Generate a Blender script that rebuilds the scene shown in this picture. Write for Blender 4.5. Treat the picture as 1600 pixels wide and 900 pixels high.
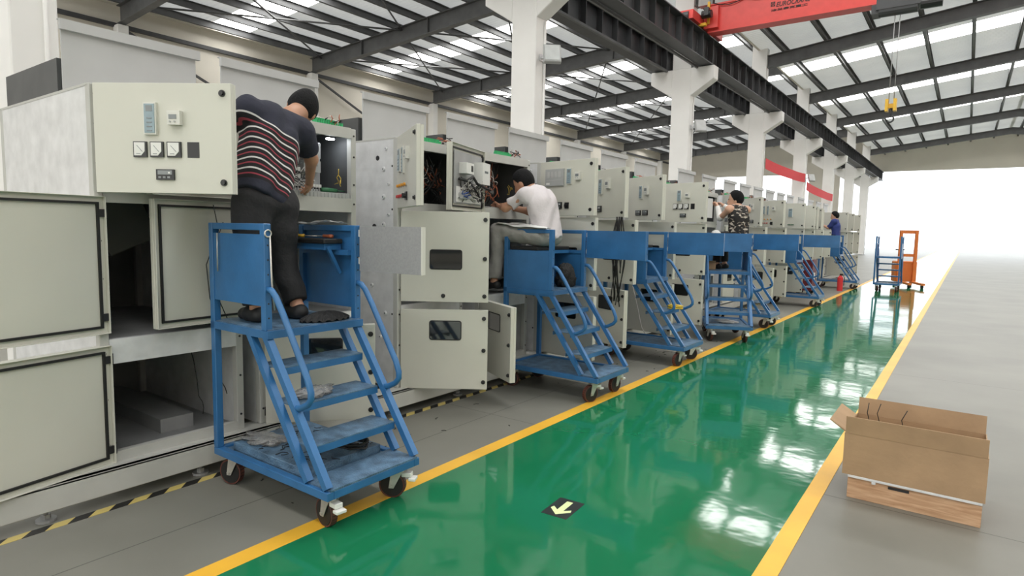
import bpy, bmesh, math, random
import numpy as np
from mathutils import Vector, Matrix

for _o in list(bpy.data.objects):
    bpy.data.objects.remove(_o, do_unlink=True)
scene = bpy.context.scene
COL = scene.collection
random.seed(7)
PI = math.pi
R = math.radians

# ------------------------------------------------------------------ camera
cam_data = bpy.data.cameras.new('camera')
cam_data.sensor_fit = 'HORIZONTAL'
cam_data.sensor_width = 36.0
cam_data.lens = 970.0 * 36.0 / 1600.0
cam_data.clip_start = 0.05
cam_data.clip_end = 400
cam = bpy.data.objects.new('camera', cam_data)
COL.objects.link(cam)
_d1 = Vector((712, -78, 970)).normalized()
_a = Vector((math.sin(R(1.1)), -math.cos(R(1.1)), 0))
_up = (_a + Vector((0, 0, -_a.dot(_d1) / _d1.z))).normalized()
_x = _up.cross(_d1) if _up.cross(_d1).x > 0 else _d1.cross(_up)
_right = Vector((_x[0], _d1[0], _up[0]))
_down = Vector((_x[1], _d1[1], _up[1]))
_fwd = Vector((_x[2], _d1[2], _up[2]))
_m = Matrix((( _right.x, -_down.x, -_fwd.x, 0), (_right.y, -_down.y, -_fwd.y, 0), (_right.z, -_down.z, -_fwd.z, 1.5), (0, 0, 0, 1)))
cam.matrix_world = _m
scene.camera = cam

# ------------------------------------------------------------------ world, exposure
SKY_STRENGTH = 2.4
SKYLIGHT_STRENGTH = 8.0
WINDOW_STRENGTH = 2.0
ROOF_TRANSLUCENCY = 0.15      # thin white sheets let some daylight through
world = bpy.data.worlds.new('overcast_sky')
scene.world = world
world.use_nodes = True
_bg = world.node_tree.nodes['Background']
_bg.inputs['Color'].default_value = (0.93, 0.97, 1.0, 1)
_bg.inputs['Strength'].default_value = SKY_STRENGTH
vs = scene.view_settings
vs.view_transform = 'Standard'
vs.look = 'None'
vs.gamma = 1.0
vs.use_curve_mapping = False
vs.exposure = 0.12
scene.cycles.max_bounces = 8
scene.cycles.diffuse_bounces = 5
scene.cycles.glossy_bounces = 3
scene.cycles.transparent_max_bounces = 6
scene.cycles.sample_clamp_indirect = 6.0
scene.cycles.caustics_reflective = False
scene.cycles.caustics_refractive = False

# ------------------------------------------------------------------ materials
MATS = {}

def nd(nt, t, **kw):
    n = nt.nodes.new(t)
    for k, v in kw.items():
        setattr(n, k, v)
    return n

def mat(name, col, rough=0.5, metal=0.0, var=0.06, vscale=6.0, bump=0.0, bscale=40.0, coat=0.0, spec=0.5, emit=0.0, alpha=1.0, trans=0.0):
    m = bpy.data.materials.new(name)
    m.use_nodes = True
    nt = m.node_tree
    b = nt.nodes['Principled BSDF']
    b.inputs['Base Color'].default_value = (*col, 1)
    b.inputs['Roughness'].default_value = rough
    b.inputs['Metallic'].default_value = metal
    b.inputs['Specular IOR Level'].default_value = spec
    b.inputs['Coat Weight'].default_value = coat
    b.inputs['Alpha'].default_value = alpha
    b.inputs['Transmission Weight'].default_value = trans
    if emit > 0:
        b.inputs['Emission Color'].default_value = (*col, 1)
        b.inputs['Emission Strength'].default_value = emit
    tc = nd(nt, 'ShaderNodeTexCoord')
    if var > 0:
        no = nd(nt, 'ShaderNodeTexNoise')
        no.inputs['Scale'].default_value = vscale
        no.inputs['Detail'].default_value = 5
        nt.links.new(tc.outputs['Object'], no.inputs['Vector'])
        cr = nd(nt, 'ShaderNodeValToRGB')
        e = cr.color_ramp.elements
        e[0].position = 0.3
        e[1].position = 0.7
        e[0].color = (*[c * (1 - var) for c in col], 1)
        e[1].color = (*[min(1, c * (1 + var)) for c in col], 1)
        nt.links.new(no.outputs['Fac'], cr.inputs['Fac'])
        nt.links.new(cr.outputs['Color'], b.inputs['Base Color'])
    if bump > 0:
        n2 = nd(nt, 'ShaderNodeTexNoise')
        n2.inputs['Scale'].default_value = bscale
        n2.inputs['Detail'].default_value = 3
        nt.links.new(tc.outputs['Object'], n2.inputs['Vector'])
        bp = nd(nt, 'ShaderNodeBump')
        bp.inputs['Strength'].default_value = bump
        bp.inputs['Distance'].default_value = 0.02
        nt.links.new(n2.outputs['Fac'], bp.inputs['Height'])
        nt.links.new(bp.outputs['Normal'], b.inputs['Normal'])
    MATS[name] = m
    return m

mat('cream', (0.635, 0.63, 0.565), 0.38, var=0.03, vscale=2)
mat('cream_edge', (0.7, 0.695, 0.65), 0.4, var=0.03)
mat('frame_grey', (0.52, 0.52, 0.495), 0.42, var=0.05)
mat('galvanised', (0.74, 0.745, 0.76), 0.42, 0.15, var=0.1, vscale=9)
mat('galvanised_dull', (0.36, 0.365, 0.37), 0.5, 0.3, var=0.12, vscale=5)
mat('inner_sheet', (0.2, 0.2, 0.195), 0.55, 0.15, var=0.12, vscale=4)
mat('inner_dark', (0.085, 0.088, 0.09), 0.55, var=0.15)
mat('speckled_sheet', (0.33, 0.33, 0.34), 0.6, 0.2, var=0.07, vscale=90)
mat('plate_grey', (0.47, 0.475, 0.48), 0.45, var=0.03)
mat('plate_lip', (0.5, 0.5, 0.495), 0.45, var=0.03)
mat('cart_blue', (0.034, 0.145, 0.345), 0.32, var=0.16, vscale=5, bump=0.03, bscale=60)
mat('tread_blue', (0.1, 0.18, 0.28), 0.36, var=0.45, vscale=14, bump=0.5, bscale=110)
mat('black_rubber', (0.012, 0.012, 0.012), 0.6, var=0.1)
mat('black_plastic', (0.018, 0.018, 0.02), 0.35, var=0.1)
mat('dark_glass', (0.012, 0.014, 0.015), 0.06, var=0.1, coat=0.5)
mat('wheel_red', (0.12, 0.035, 0.025), 0.55, var=0.3, vscale=30)
mat('zinc', (0.62, 0.6, 0.56), 0.35, 0.6, var=0.12, vscale=20)
mat('white_paint', (0.88, 0.87, 0.855), 0.55, var=0.03, vscale=1.5)
mat('wall_cream', (0.72, 0.68, 0.6), 0.7, var=0.04, vscale=0.6)
mat('dark_steel', (0.055, 0.056, 0.06), 0.5, var=0.15, vscale=3)
mat('rafter_steel', (0.115, 0.117, 0.12), 0.5, var=0.15, vscale=3)
mat('crane_red', (0.72, 0.07, 0.06), 0.4, var=0.05)
mat('yellow_paint', (0.85, 0.47, 0.045), 0.4, var=0.08, vscale=3)
mat('hook_yellow', (0.75, 0.45, 0.04), 0.45)
mat('cardboard', (0.4, 0.265, 0.155), 0.8, var=0.1, vscale=5, bump=0.1, bscale=30)
mat('white_face', (0.78, 0.78, 0.76), 0.4, var=0.02)
mat('relay_blue', (0.27, 0.36, 0.41), 0.3, var=0.1, vscale=30)
mat('relay_grey', (0.42, 0.43, 0.43), 0.4, var=0.06)
mat('screen_grey', (0.22, 0.24, 0.25), 0.2)
mat('button_yellow', (0.8, 0.35, 0.03), 0.4)
mat('button_red', (0.6, 0.03, 0.03), 0.4)
mat('button_green', (0.02, 0.13, 0.05), 0.4)
mat('terminal_green', (0.03, 0.36, 0.13), 0.45, var=0.2, vscale=60)
mat('wire_black', (0.012, 0.012, 0.012), 0.5)
mat('wire_white', (0.62, 0.6, 0.57), 0.5)
mat('wire_copper', (0.45, 0.13, 0.06), 0.45)
mat('wire_yellow', (0.65, 0.45, 0.05), 0.5)
mat('wire_blue', (0.02, 0.08, 0.35), 0.5)
mat('skin', (0.47, 0.25, 0.16), 0.5, var=0.08, vscale=12)
mat('skin_light', (0.62, 0.36, 0.25), 0.5, var=0.06, vscale=12)
mat('hair', (0.006, 0.006, 0.007), 0.75, spec=0.2, var=0.3, vscale=50, bump=0.4, bscale=120)
mat('trouser_black', (0.016, 0.016, 0.018), 0.85, var=0.2, vscale=8, bump=0.6, bscale=14)
mat('trouser_grey', (0.34, 0.33, 0.32), 0.8, var=0.12, vscale=8, bump=0.6, bscale=14)
mat('shirt_white', (0.62, 0.58, 0.6), 0.8, var=0.05, vscale=6, bump=0.6, bscale=11)
mat('shirt_blue', (0.03, 0.05, 0.22), 0.8, var=0.1, bump=0.4, bscale=12)
mat('sleeve_white', (0.75, 0.74, 0.72), 0.8, var=0.04, bump=0.3, bscale=20)
mat('shoe_black', (0.012, 0.012, 0.013), 0.6, var=0.2)
mat('cloth_black', (0.014, 0.014, 0.015), 0.75, var=0.3, vscale=30, bump=0.8, bscale=40)
mat('paper', (0.72, 0.72, 0.71), 0.7, var=0.03, bump=0.15, bscale=15)
mat('plastic_film', (0.42, 0.42, 0.42), 0.12, alpha=0.5, var=0.35, vscale=18, bump=0.9, bscale=30, coat=0.6)
mat('banner_red', (0.7, 0.035, 0.045), 0.7, var=0.05)
mat('orange_paint', (0.75, 0.2, 0.04), 0.45)
mat('dark_red', (0.13, 0.012, 0.018), 0.4)
mat('sticker_black', (0.02, 0.024, 0.022), 0.3, var=0.3)
mat('arrow_glow', (0.72, 0.82, 0.42), 0.5, var=0.03)
mat('sign_black', (0.02, 0.015, 0.015), 0.5)
mat('lamp_glass', (0.6, 0.62, 0.62), 0.2)
mat('led', (0.9, 0.95, 1.0), 0.4, var=0, emit=60)
mat('skylight_panel', (1.0, 0.99, 0.96), 0.5, var=0, emit=SKYLIGHT_STRENGTH)
mat('window_daylight', (1.0, 0.985, 0.95), 0.4, var=0, emit=WINDOW_STRENGTH)

def mat_floor():
    m = mat('floor_grey', (0.21, 0.207, 0.182), 0.42, spec=0.35, var=0.14, vscale=0.9, bump=0.02, bscale=3)
    nt = m.node_tree
    b = nt.nodes['Principled BSDF']
    src = b.inputs['Base Color'].links[0].from_socket
    tc = nd(nt, 'ShaderNodeTexCoord')
    sep = nd(nt, 'ShaderNodeSeparateXYZ')
    nt.links.new(tc.outputs['Object'], sep.inputs[0])
    def joint(out, off, period, w):
        a = nd(nt, 'ShaderNodeMath', operation='ADD'); a.inputs[1].default_value = off
        nt.links.new(out, a.inputs[0])
        p = nd(nt, 'ShaderNodeMath', operation='PINGPONG'); p.inputs[1].default_value = period / 2
        nt.links.new(a.outputs[0], p.inputs[0])
        l = nd(nt, 'ShaderNodeMath', operation='LESS_THAN'); l.inputs[1].default_value = w
        nt.links.new(p.outputs[0], l.inputs[0])
        return l.outputs[0]
    j1 = joint(sep.outputs[0], 3.03, 6.0, 0.0035)
    j2 = joint(sep.outputs[1], -3.9, 4.0, 0.0035)
    mx = nd(nt, 'ShaderNodeMath', operation='MAXIMUM')
    nt.links.new(j1, mx.inputs[0]); nt.links.new(j2, mx.inputs[1])
    mc = nd(nt, 'ShaderNodeMix', data_type='RGBA')
    mc.inputs['B'].default_value = (0.09, 0.09, 0.08, 1)
    nt.links.new(mx.outputs[0], mc.inputs['Factor'])
    nt.links.new(src, mc.inputs['A'])
    nt.links.new(mc.outputs['Result'], b.inputs['Base Color'])

def mat_epoxy():
    m = mat('epoxy_green', (0.012, 0.175, 0.075), 0.07, var=0.12, vscale=0.7, spec=0.65)
    nt = m.node_tree
    b = nt.nodes['Principled BSDF']
    tc = nd(nt, 'ShaderNodeTexCoord')
    mp = nd(nt, 'ShaderNodeMapping')
    nt.links.new(tc.outputs['Object'], mp.inputs[0])
    n = nd(nt, 'ShaderNodeTexNoise'); n.inputs['Scale'].default_value = 3.2; n.inputs['Detail'].default_value = 3
    nt.links.new(mp.outputs[0], n.inputs['Vector'])
    bp = nd(nt, 'ShaderNodeBump'); bp.inputs['Strength'].default_value = 0.13; bp.inputs['Distance'].default_value = 0.015
    nt.links.new(n.outputs['Fac'], bp.inputs['Height'])
    nt.links.new(bp.outputs['Normal'], b.inputs['Normal'])

def mat_tape():
    m = mat('hazard_tape', (0.5, 0.5, 0.5), 0.55, var=0)
    nt = m.node_tree
    b = nt.nodes['Principled BSDF']
    tc = nd(nt, 'ShaderNodeTexCoord')
    sep = nd(nt, 'ShaderNodeSeparateXYZ')
    nt.links.new(tc.outputs['Object'], sep.inputs[0])
    a = nd(nt, 'ShaderNodeMath', operation='ADD')
    nt.links.new(sep.outputs[0], a.inputs[0]); nt.links.new(sep.outputs[1], a.inputs[1])
    k = nd(nt, 'ShaderNodeMath', operation='MULTIPLY'); k.inputs[1].default_value = 1 / 0.185
    nt.links.new(a.outputs[0], k.inputs[0])
    fr = nd(nt, 'ShaderNodeMath', operation='FRACT')
    nt.links.new(k.outputs[0], fr.inputs[0])
    cr = nd(nt, 'ShaderNodeValToRGB'); cr.color_ramp.interpolation = 'CONSTANT'
    e = cr.color_ramp.elements
    e[0].color = (0.015, 0.015, 0.014, 1); e[1].position = 0.5; e[1].color = (0.6, 0.48, 0.16, 1)
    nt.links.new(fr.outputs[0], cr.inputs[0])
    nt.links.new(cr.outputs[0], b.inputs['Base Color'])

def mat_wood():
    m = mat('wood', (0.55, 0.34, 0.2), 0.6, var=0)
    nt = m.node_tree
    b = nt.nodes['Principled BSDF']
    tc = nd(nt, 'ShaderNodeTexCoord')
    mp = nd(nt, 'ShaderNodeMapping'); mp.inputs['Scale'].default_value = (2, 2, 22)
    nt.links.new(tc.outputs['Object'], mp.inputs[0])
    n = nd(nt, 'ShaderNodeTexNoise'); n.inputs['Scale'].default_value = 3; n.inputs['Detail'].default_value = 6; n.inputs['Distortion'].default_value = 0.6
    nt.links.new(mp.outputs[0], n.inputs['Vector'])
    cr = nd(nt, 'ShaderNodeValToRGB')
    e = cr.color_ramp.elements
    e[0].position = 0.3; e[0].color = (0.42, 0.23, 0.12, 1); e[1].position = 0.7; e[1].color = (0.66, 0.43, 0.27, 1)
    nt.links.new(n.outputs['Fac'], cr.inputs[0]); nt.links.new(cr.outputs[0], b.inputs['Base Color'])

def mat_roof():
    m = mat('roof_sheet', (0.8, 0.8, 0.78), 0.5, metal=0.0, var=0.06, vscale=0.8)
    nt = m.node_tree
    b = nt.nodes['Principled BSDF']
    tc = nd(nt, 'ShaderNodeTexCoord')
    w = nd(nt, 'ShaderNodeTexWave'); w.bands_direction = 'Y'; w.inputs['Scale'].default_value = 1.6
    nt.links.new(tc.outputs['Object'], w.inputs['Vector'])
    bp = nd(nt, 'ShaderNodeBump'); bp.inputs['Strength'].default_value = 0.5; bp.inputs['Distance'].default_value = 0.03
    nt.links.new(w.outputs['Fac'], bp.inputs['Height']); nt.links.new(bp.outputs['Normal'], b.inputs['Normal'])
    tr = nd(nt, 'ShaderNodeBsdfTranslucent'); tr.inputs['Color'].default_value = (0.88, 0.87, 0.85, 1)
    mx = nd(nt, 'ShaderNodeMixShader'); mx.inputs[0].default_value = ROOF_TRANSLUCENCY
    out = nt.nodes['Material Output']
    nt.links.new(b.outputs[0], mx.inputs[1]); nt.links.new(tr.outputs[0], mx.inputs[2]); nt.links.new(mx.outputs[0], out.inputs['Surface'])

def mat_stripes():
    # navy shirt, white and red knitted stripes below the chest (along = metres up the back)
    m = mat('shirt_striped', (0.02, 0.022, 0.04), 0.85, var=0, bump=0.5, bscale=12)
    nt = m.node_tree
    b = nt.nodes['Principled BSDF']
    at = nd(nt, 'ShaderNodeAttribute'); at.attribute_name = 'along'
    k = nd(nt, 'ShaderNodeMath', operation='MULTIPLY'); k.inputs[1].default_value = 1 / 0.056
    nt.links.new(at.outputs['Fac'], k.inputs[0])
    fr = nd(nt, 'ShaderNodeMath', operation='FRACT')
    nt.links.new(k.outputs[0], fr.inputs[0])
    cr = nd(nt, 'ShaderNodeValToRGB'); cr.color_ramp.interpolation = 'CONSTANT'
    e = cr.color_ramp.elements
    e[0].color = (0.012, 0.01, 0.013, 1); e[1].position = 0.34; e[1].color = (0.33, 0.05, 0.075, 1)
    for p, c in ((0.48, (0.012, 0.01, 0.013, 1)), (0.84, (0.72, 0.7, 0.7, 1))):
        x = cr.color_ramp.elements.new(p); x.color = c
    nt.links.new(fr.outputs[0], cr.inputs[0])
    def cmp(op, v):
        n = nd(nt, 'ShaderNodeMath', operation=op); n.inputs[1].default_value = v
        nt.links.new(at.outputs['Fac'], n.inputs[0]); return n
    g = cmp('GREATER_THAN', 0.0); l = cmp('LESS_THAN', 0.336)
    mu = nd(nt, 'ShaderNodeMath', operation='MULTIPLY')
    nt.links.new(g.outputs[0], mu.inputs[0]); nt.links.new(l.outputs[0], mu.inputs[1])
    mc = nd(nt, 'ShaderNodeMix', data_type='RGBA')
    mc.inputs['A'].default_value = (0.022, 0.024, 0.042, 1)
    nt.links.new(mu.outputs[0], mc.inputs['Factor']); nt.links.new(cr.outputs[0], mc.inputs['B'])
    nt.links.new(mc.outputs['Result'], b.inputs['Base Color'])

def mat_camo():
    m = mat('vest_camouflage', (0.02, 0.02, 0.02), 0.8, var=0, bump=0.3, bscale=14)
    nt = m.node_tree
    b = nt.nodes['Principled BSDF']
    tc = nd(nt, 'ShaderNodeTexCoord')
    mp = nd(nt, 'ShaderNodeMapping'); mp.inputs['Scale'].default_value = (1, 1, 1.8)
    nt.links.new(tc.outputs['Object'], mp.inputs[0])
    n = nd(nt, 'ShaderNodeTexNoise'); n.inputs['Scale'].default_value = 17; n.inputs['Detail'].default_value = 1
    nt.links.new(mp.outputs[0], n.inputs['Vector'])
    cr = nd(nt, 'ShaderNodeValToRGB'); cr.color_ramp.interpolation = 'CONSTANT'
    e = cr.color_ramp.elements
    e[0].color = (0.012, 0.011, 0.011, 1); e[1].position = 0.56; e[1].color = (0.18, 0.15, 0.12, 1)
    x = cr.color_ramp.elements.new(0.62); x.color = (0.55, 0.5, 0.44, 1)
    nt.links.new(n.outputs['Fac'], cr.inputs[0]); nt.links.new(cr.outputs[0], b.inputs['Base Color'])

mat_floor(); mat_epoxy(); mat_tape(); mat_wood(); mat_roof(); mat_stripes(); mat_camo()

# ------------------------------------------------------------------ mesh helpers
class MB:
    def __init__(self):
        self.v = []; self.f = []; self.mi = []; self.sm = []; self.cur = 0; self.smooth = False
    def add(self, vs, fs):
        o = len(self.v)
        self.v += [tuple(p) for p in vs]
        for f in fs:
            self.f.append(tuple(i + o for i in f)); self.mi.append(self.cur); self.sm.append(self.smooth)
    def box(self, x0, x1, y0, y1, z0, z1):
        self.add([(x0, y0, z0), (x1, y0, z0), (x1, y1, z0), (x0, y1, z0), (x0, y0, z1), (x1, y0, z1), (x1, y1, z1), (x0, y1, z1)],
                 [(0, 3, 2, 1), (4, 5, 6, 7), (0, 1, 5, 4), (1, 2, 6, 5), (2, 3, 7, 6), (3, 0, 4, 7)])
    def bar(self, p0, p1, w, h, up=(0, 0, 1)):
        p0 = Vector(p0); p1 = Vector(p1); d = (p1 - p0).normalized()
        u = Vector(up)
        if abs(d.dot(u)) > 0.98: u = Vector((1, 0, 0))
        s = d.cross(u).normalized(); t = s.cross(d).normalized()
        c = []
        for p in (p0, p1):
            for a, b in ((-1, -1), (1, -1), (1, 1), (-1, 1)):
                c.append(p + s * a * w / 2 + t * b * h / 2)
        self.add(c, [(0, 1, 2, 3), (7, 6, 5, 4), (0, 4, 5, 1), (1, 5, 6, 2), (2, 6, 7, 3), (3, 7, 4, 0)])
    def tube(self, pts, r, n=8, closed=False):
        pts = [Vector(p) for p in pts]; N = len(pts); sm = self.smooth; self.smooth = True
        rings = []; ref = None
        for i, p in enumerate(pts):
            a = pts[i - 1] if (i > 0 or closed) else p
            b = pts[(i + 1) % N] if (i < N - 1 or closed) else p
            d = (b - a)
            d = d.normalized() if d.length > 1e-9 else Vector((0, 0, 1))
            if ref is None:
                ref = Vector((0, 0, 1)) if abs(d.z) < 0.9 else Vector((1, 0, 0))
            s = d.cross(ref)
            if s.length < 1e-6: s = d.cross(Vector((0, 1, 0)))
            s.normalize(); t = s.cross(d); ref = t
            rr = r[i] if isinstance(r, (list, tuple)) else r
            rings.append([p + (s * math.cos(2 * PI * k / n) + t * math.sin(2 * PI * k / n)) * rr for k in range(n)])
        vs = [q for g in rings for q in g]; fs = []
        for i in range(N if closed else N - 1):
            j = (i + 1) % N
            for k in range(n):
                l = (k + 1) % n
                fs.append((i * n + k, i * n + l, j * n + l, j * n + k))
        if not closed:
            fs.append(tuple(range(n))[::-1]); fs.append(tuple((N - 1) * n + k for k in range(n)))
        self.add(vs, fs); self.smooth = sm
    def cyl(self, p0, p1, r, n=12, r1=None):
        self.smooth, s = False, self.smooth
        p0 = Vector(p0); p1 = Vector(p1); d = (p1 - p0).normalized()
        ref = Vector((0, 0, 1)) if abs(d.z) < 0.9 else Vector((1, 0, 0))
        a = d.cross(ref).normalized(); b = a.cross(d); r1 = r if r1 is None else r1
        vs = [p0 + (a * math.cos(2 * PI * k / n) + b * math.sin(2 * PI * k / n)) * r for k in range(n)]
        vs += [p1 + (a * math.cos(2 * PI * k / n) + b * math.sin(2 * PI * k / n)) * r1 for k in range(n)]
        fs = [(k, (k + 1) % n, n + (k + 1) % n, n + k) for k in range(n)]
        fs += [tuple(range(n))[::-1], tuple(range(n, 2 * n))]
        self.add(vs, fs); self.smooth = s
    def prism(self, poly, axis, a, b):
        # poly: 2D outline; axis 'x' -> (y,z), 'y' -> (x,z), 'z' -> (x,y)
        def P(p, t):
            return (t, p[0], p[1]) if axis == 'x' else (p[0], t, p[1]) if axis == 'y' else (p[0], p[1], t)
        n = len(poly)
        vs = [P(p, a) for p in poly] + [P(p, b) for p in poly]
        self.add(vs, [(k, (k + 1) % n, n + (k + 1) % n, n + k) for k in range(n)] + [tuple(range(n))[::-1], tuple(range(n, 2 * n))])
    def mesh(self, name, mats, bevel=0.0, fix=True):
        me = bpy.data.meshes.new(name)
        me.from_pydata(self.v, [], self.f)
        for m in mats: me.materials.append(MATS[m])
        me.polygons.foreach_set('material_index', self.mi)
        me.polygons.foreach_set('use_smooth', self.sm)
        if fix or bevel > 0:
            bm = bmesh.new(); bm.from_mesh(me)
            if fix: bmesh.ops.recalc_face_normals(bm, faces=bm.faces)
            if bevel > 0:
                bmesh.ops.bevel(bm, geom=bm.edges[:], offset=bevel, segments=1, affect='EDGES', clamp_overlap=True)
            bm.to_mesh(me); bm.free()
        me.update()
        return me

CACHE = {}

def part(name, mats, parent, fn, key=None, loc=(0, 0, 0), rot=0.0, bevel=0.0, rote=None):
    """One mesh object, linked and parented; the same key shares its mesh."""
    if isinstance(mats, str): mats = [mats]
    k = (key, tuple(mats)) if key else None
    if k and k in CACHE:
        me = CACHE[k]
    else:
        mb = MB(); fn(mb)
        me = mb.mesh(name, mats, bevel)
        if k: CACHE[k] = me
    o = bpy.data.objects.new(name, me)
    COL.objects.link(o)
    o.location = loc
    o.rotation_euler = rote if rote else (0, 0, rot)
    if parent is not None: o.parent = parent
    return o

def tag(o, label=None, cat=None, group=None, kind=None):
    if label: o['label'] = label
    if cat: o['category'] = cat
    if group: o['group'] = group
    if kind: o['kind'] = kind
    return o

def empty(name, loc, rz=0.0, label=None, cat=None, group=None):
    o = bpy.data.objects.new(name, None)
    COL.objects.link(o)
    o.empty_display_size = 0.1
    o.location = loc
    o.rotation_euler = (0, 0, rz)
    return tag(o, label, cat, group)

def B(*a):
    return lambda m: m.box(*a)

def struct(name, mats, fn, parent=None, key=None, loc=(0, 0, 0), rot=0.0, bevel=0.0):
    o = part(name, mats, parent, fn, key, loc, rot, bevel)
    if parent is None: o['kind'] = 'structure'
    return o

def rrect(cx, cy, w, h, r, n=4):
    out = []
    for qx, qy, a0 in ((1, 1, 0), (-1, 1, 90), (-1, -1, 180), (1, -1, 270)):
        for i in range(n + 1):
            a = R(a0 + 90 * i / n)
            out.append((cx + qx * (w / 2 - r) + r * math.cos(a), cy + qy * (h / 2 - r) + r * math.sin(a)))
    return out

# ================================================================== the hall
Y0, Y1 = -16.0, 62.0
XL, XC, XR = -24.7, -7.0, 11.3
BAYS = [-14.0 + 7.95 * k for k in range(0, 10)]      # column / rafter lines
BAYS = [-13.9, -5.9, 2.05, 10.0, 17.9, 25.8, 33.7, 41.6, 49.5, 57.4]

floor = struct('floor', 'floor_grey', B(XL - 1, XR + 1, Y0 - 1, 90, -0.2, 0.0))
walkway = struct('walkway', 'epoxy_green', B(-2.49, -0.66, Y0 + 0.1, 80, 0.0, 0.003))
struct('trim_1', 'yellow_paint', B(-2.592, -2.486, Y0 + 0.1, 80, 0.0, 0.004))
struct('trim_2', 'yellow_paint', B(-0.662, -0.57, Y0 + 0.1, 80, 0.0, 0.004))
struct('trim_3', 'hazard_tape', B(-3.56, -3.505, Y0 + 0.1, 24, 0.0, 0.002))

# roof lines: z of the rafter underside
def zl(x):      # left bay, one slope rising to the centre row
    return 8.36 + (x + 24.6) * 0.07
def zr(x):      # right bay, ridge at 2
    return 7.9 + (x + 6.8) * 0.12 if x < 2 else 7.9 + 8.8 * 0.12 - (x - 2) * 0.12
RD = 0.62       # left rafter depth
RDR = 0.46      # right rafter depth
PUR = 0.25       # purlin depth

wl = struct('wall_left', 'wall_cream', B(XL - 0.2, XL, Y0, Y1, 0, zl(XL) + RD + 0.45))
for z in (8.36, 6.2, 4.0):
    part('girt', 'dark_steel', wl, B(XL, XL + 0.12, Y0, Y1, z - 0.07, z + 0.07))
part('eave_gutter_plate', 'wall_cream', wl, B(XL, XL + 0.25, Y0, Y1, 9.05, 9.12))
wr = struct('wall_right', 'wall_cream', B(XR, XR + 0.2, Y0, Y1, 0, 9.4))
# walls front (behind the camera) with a band of tall windows
wb = struct('wall_back', 'wall_cream', lambda m: (m.box(XL, XR, Y0 - 0.2, Y0, 0, 1.2), m.box(XL, XR, Y0 - 0.2, Y0, 6.6, 11), 
    [m.box(x, x + 0.5, Y0 - 0.2, Y0, 1.2, 6.6) for x in (-24.7, -19.2, -13.3, -7.4, -1.5, 4.6, 10.8)]))
for i, (a, b_) in enumerate(((-24.2, -19.2), (-18.7, -13.3), (-12.8, -7.4), (-6.9, -1.5), (-1.0, 4.6), (5.1, 10.8))):
    w = struct('window_%d' % (i + 1), 'window_daylight', B(a, b_, Y0 - 0.12, Y0 - 0.1, 1.2, 6.6))
    part('window_frame', 'white_paint', w, lambda m: ([m.box(a + (b_ - a) * k / 4 - 0.04, a + (b_ - a) * k / 4 + 0.04, Y0 - 0.1, Y0 - 0.04, 1.2, 6.6) for k in range(5)],
         [m.box(a, b_, Y0 - 0.1, Y0 - 0.04, z - 0.04, z + 0.04) for z in (1.24, 3.0, 4.8, 6.56)]))
# far gable wall, its big gates standing open to daylight
wf = struct('wall_far', 'wall_cream', lambda m: (m.box(XL, -21, Y1, Y1 + 0.2, 0, 7), m.box(-12, -9.5, Y1, Y1 + 0.2, 0, 7), m.box(9, XR, Y1, Y1 + 0.2, 0, 7), m.box(XL, XR, Y1, Y1 + 0.2, 7, 11)))

# ceiling: sheets, skylights, purlins
ceil = struct('ceiling', 'roof_sheet', B(1.9, 2.1, Y0, Y1, zr(2) + RDR + PUR + 0.03, zr(2) + RDR + PUR + 0.06))
def slope_sheet(m, x0, z0, x1, z1, ya, yb):
    m.add([(x0, ya, z0), (x1, ya, z1), (x1, yb, z1), (x0, yb, z0)], [(0, 3, 2, 1)])
SLOPES = [(XL - 0.1, -7.0, zl, RD), (-7.0, 2.0, zr, RDR), (2.0, XR, zr, RDR)]
SW = 0.75
for i in range(len(BAYS) - 1):
    ya, yb = BAYS[i], BAYS[i + 1]
    mid = (ya + yb) / 2
    for x0, x1, fz, dep in SLOPES:
        if True:
            z0 = fz(x0 + 1e-6) + dep + PUR + 0.02
            z1 = fz(x1 - 1e-6) + dep + PUR + 0.02
            cuts = [ya]
            for q in (0.5,):
                cuts += [ya + (yb - ya) * q - SW, ya + (yb - ya) * q + SW]
            cuts.append(yb)
            for k in range(3):
                if k % 2 == 0:
                    part('roof_panel', 'roof_sheet', ceil, lambda m: slope_sheet(m, x0, z0, x1, z1, cuts[k], cuts[k + 1]))
                else:
                    part('skylight', 'skylight_panel', ceil, lambda m: slope_sheet(m, x0, z0, x1, z1, cuts[k], cuts[k + 1]))
for ya, yb in ((Y0, BAYS[0]), (BAYS[-1], Y1)):
    for x0, x1, fz, dep in SLOPES:
        z0 = fz(x0 + 1e-6) + dep + PUR + 0.02; z1 = fz(x1 - 1e-6) + dep + PUR + 0.02
        part('roof_panel', 'roof_sheet', ceil, lambda m: slope_sheet(m, x0, z0, x1, z1, ya, yb))
# step between the two roofs
part('step_wall', 'wall_cream', ceil, B(-7.08, -7.0, Y0, Y1, zr(-7) + RDR + 0.25, zl(-7.0) + RD + 0.22))
def purlin(x, fz, dep):
    z = fz(x) + dep
    part('purlin', 'rafter_steel', ceil, lambda m: (m.box(x - 0.012, x + 0.012, Y0, Y1, z, z + PUR), m.box(x - 0.012, x + 0.1, Y0, Y1, z, z + 0.012), m.box(x - 0.012, x + 0.1, Y0, Y1, z + PUR - 0.012, z + PUR)))
x = -24.2
while x < -7.4:
    purlin(x, zl, RD); x += 1.28
x = -6.2
while x < 11:
    purlin(x, zr, RDR); x += 1.45
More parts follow.
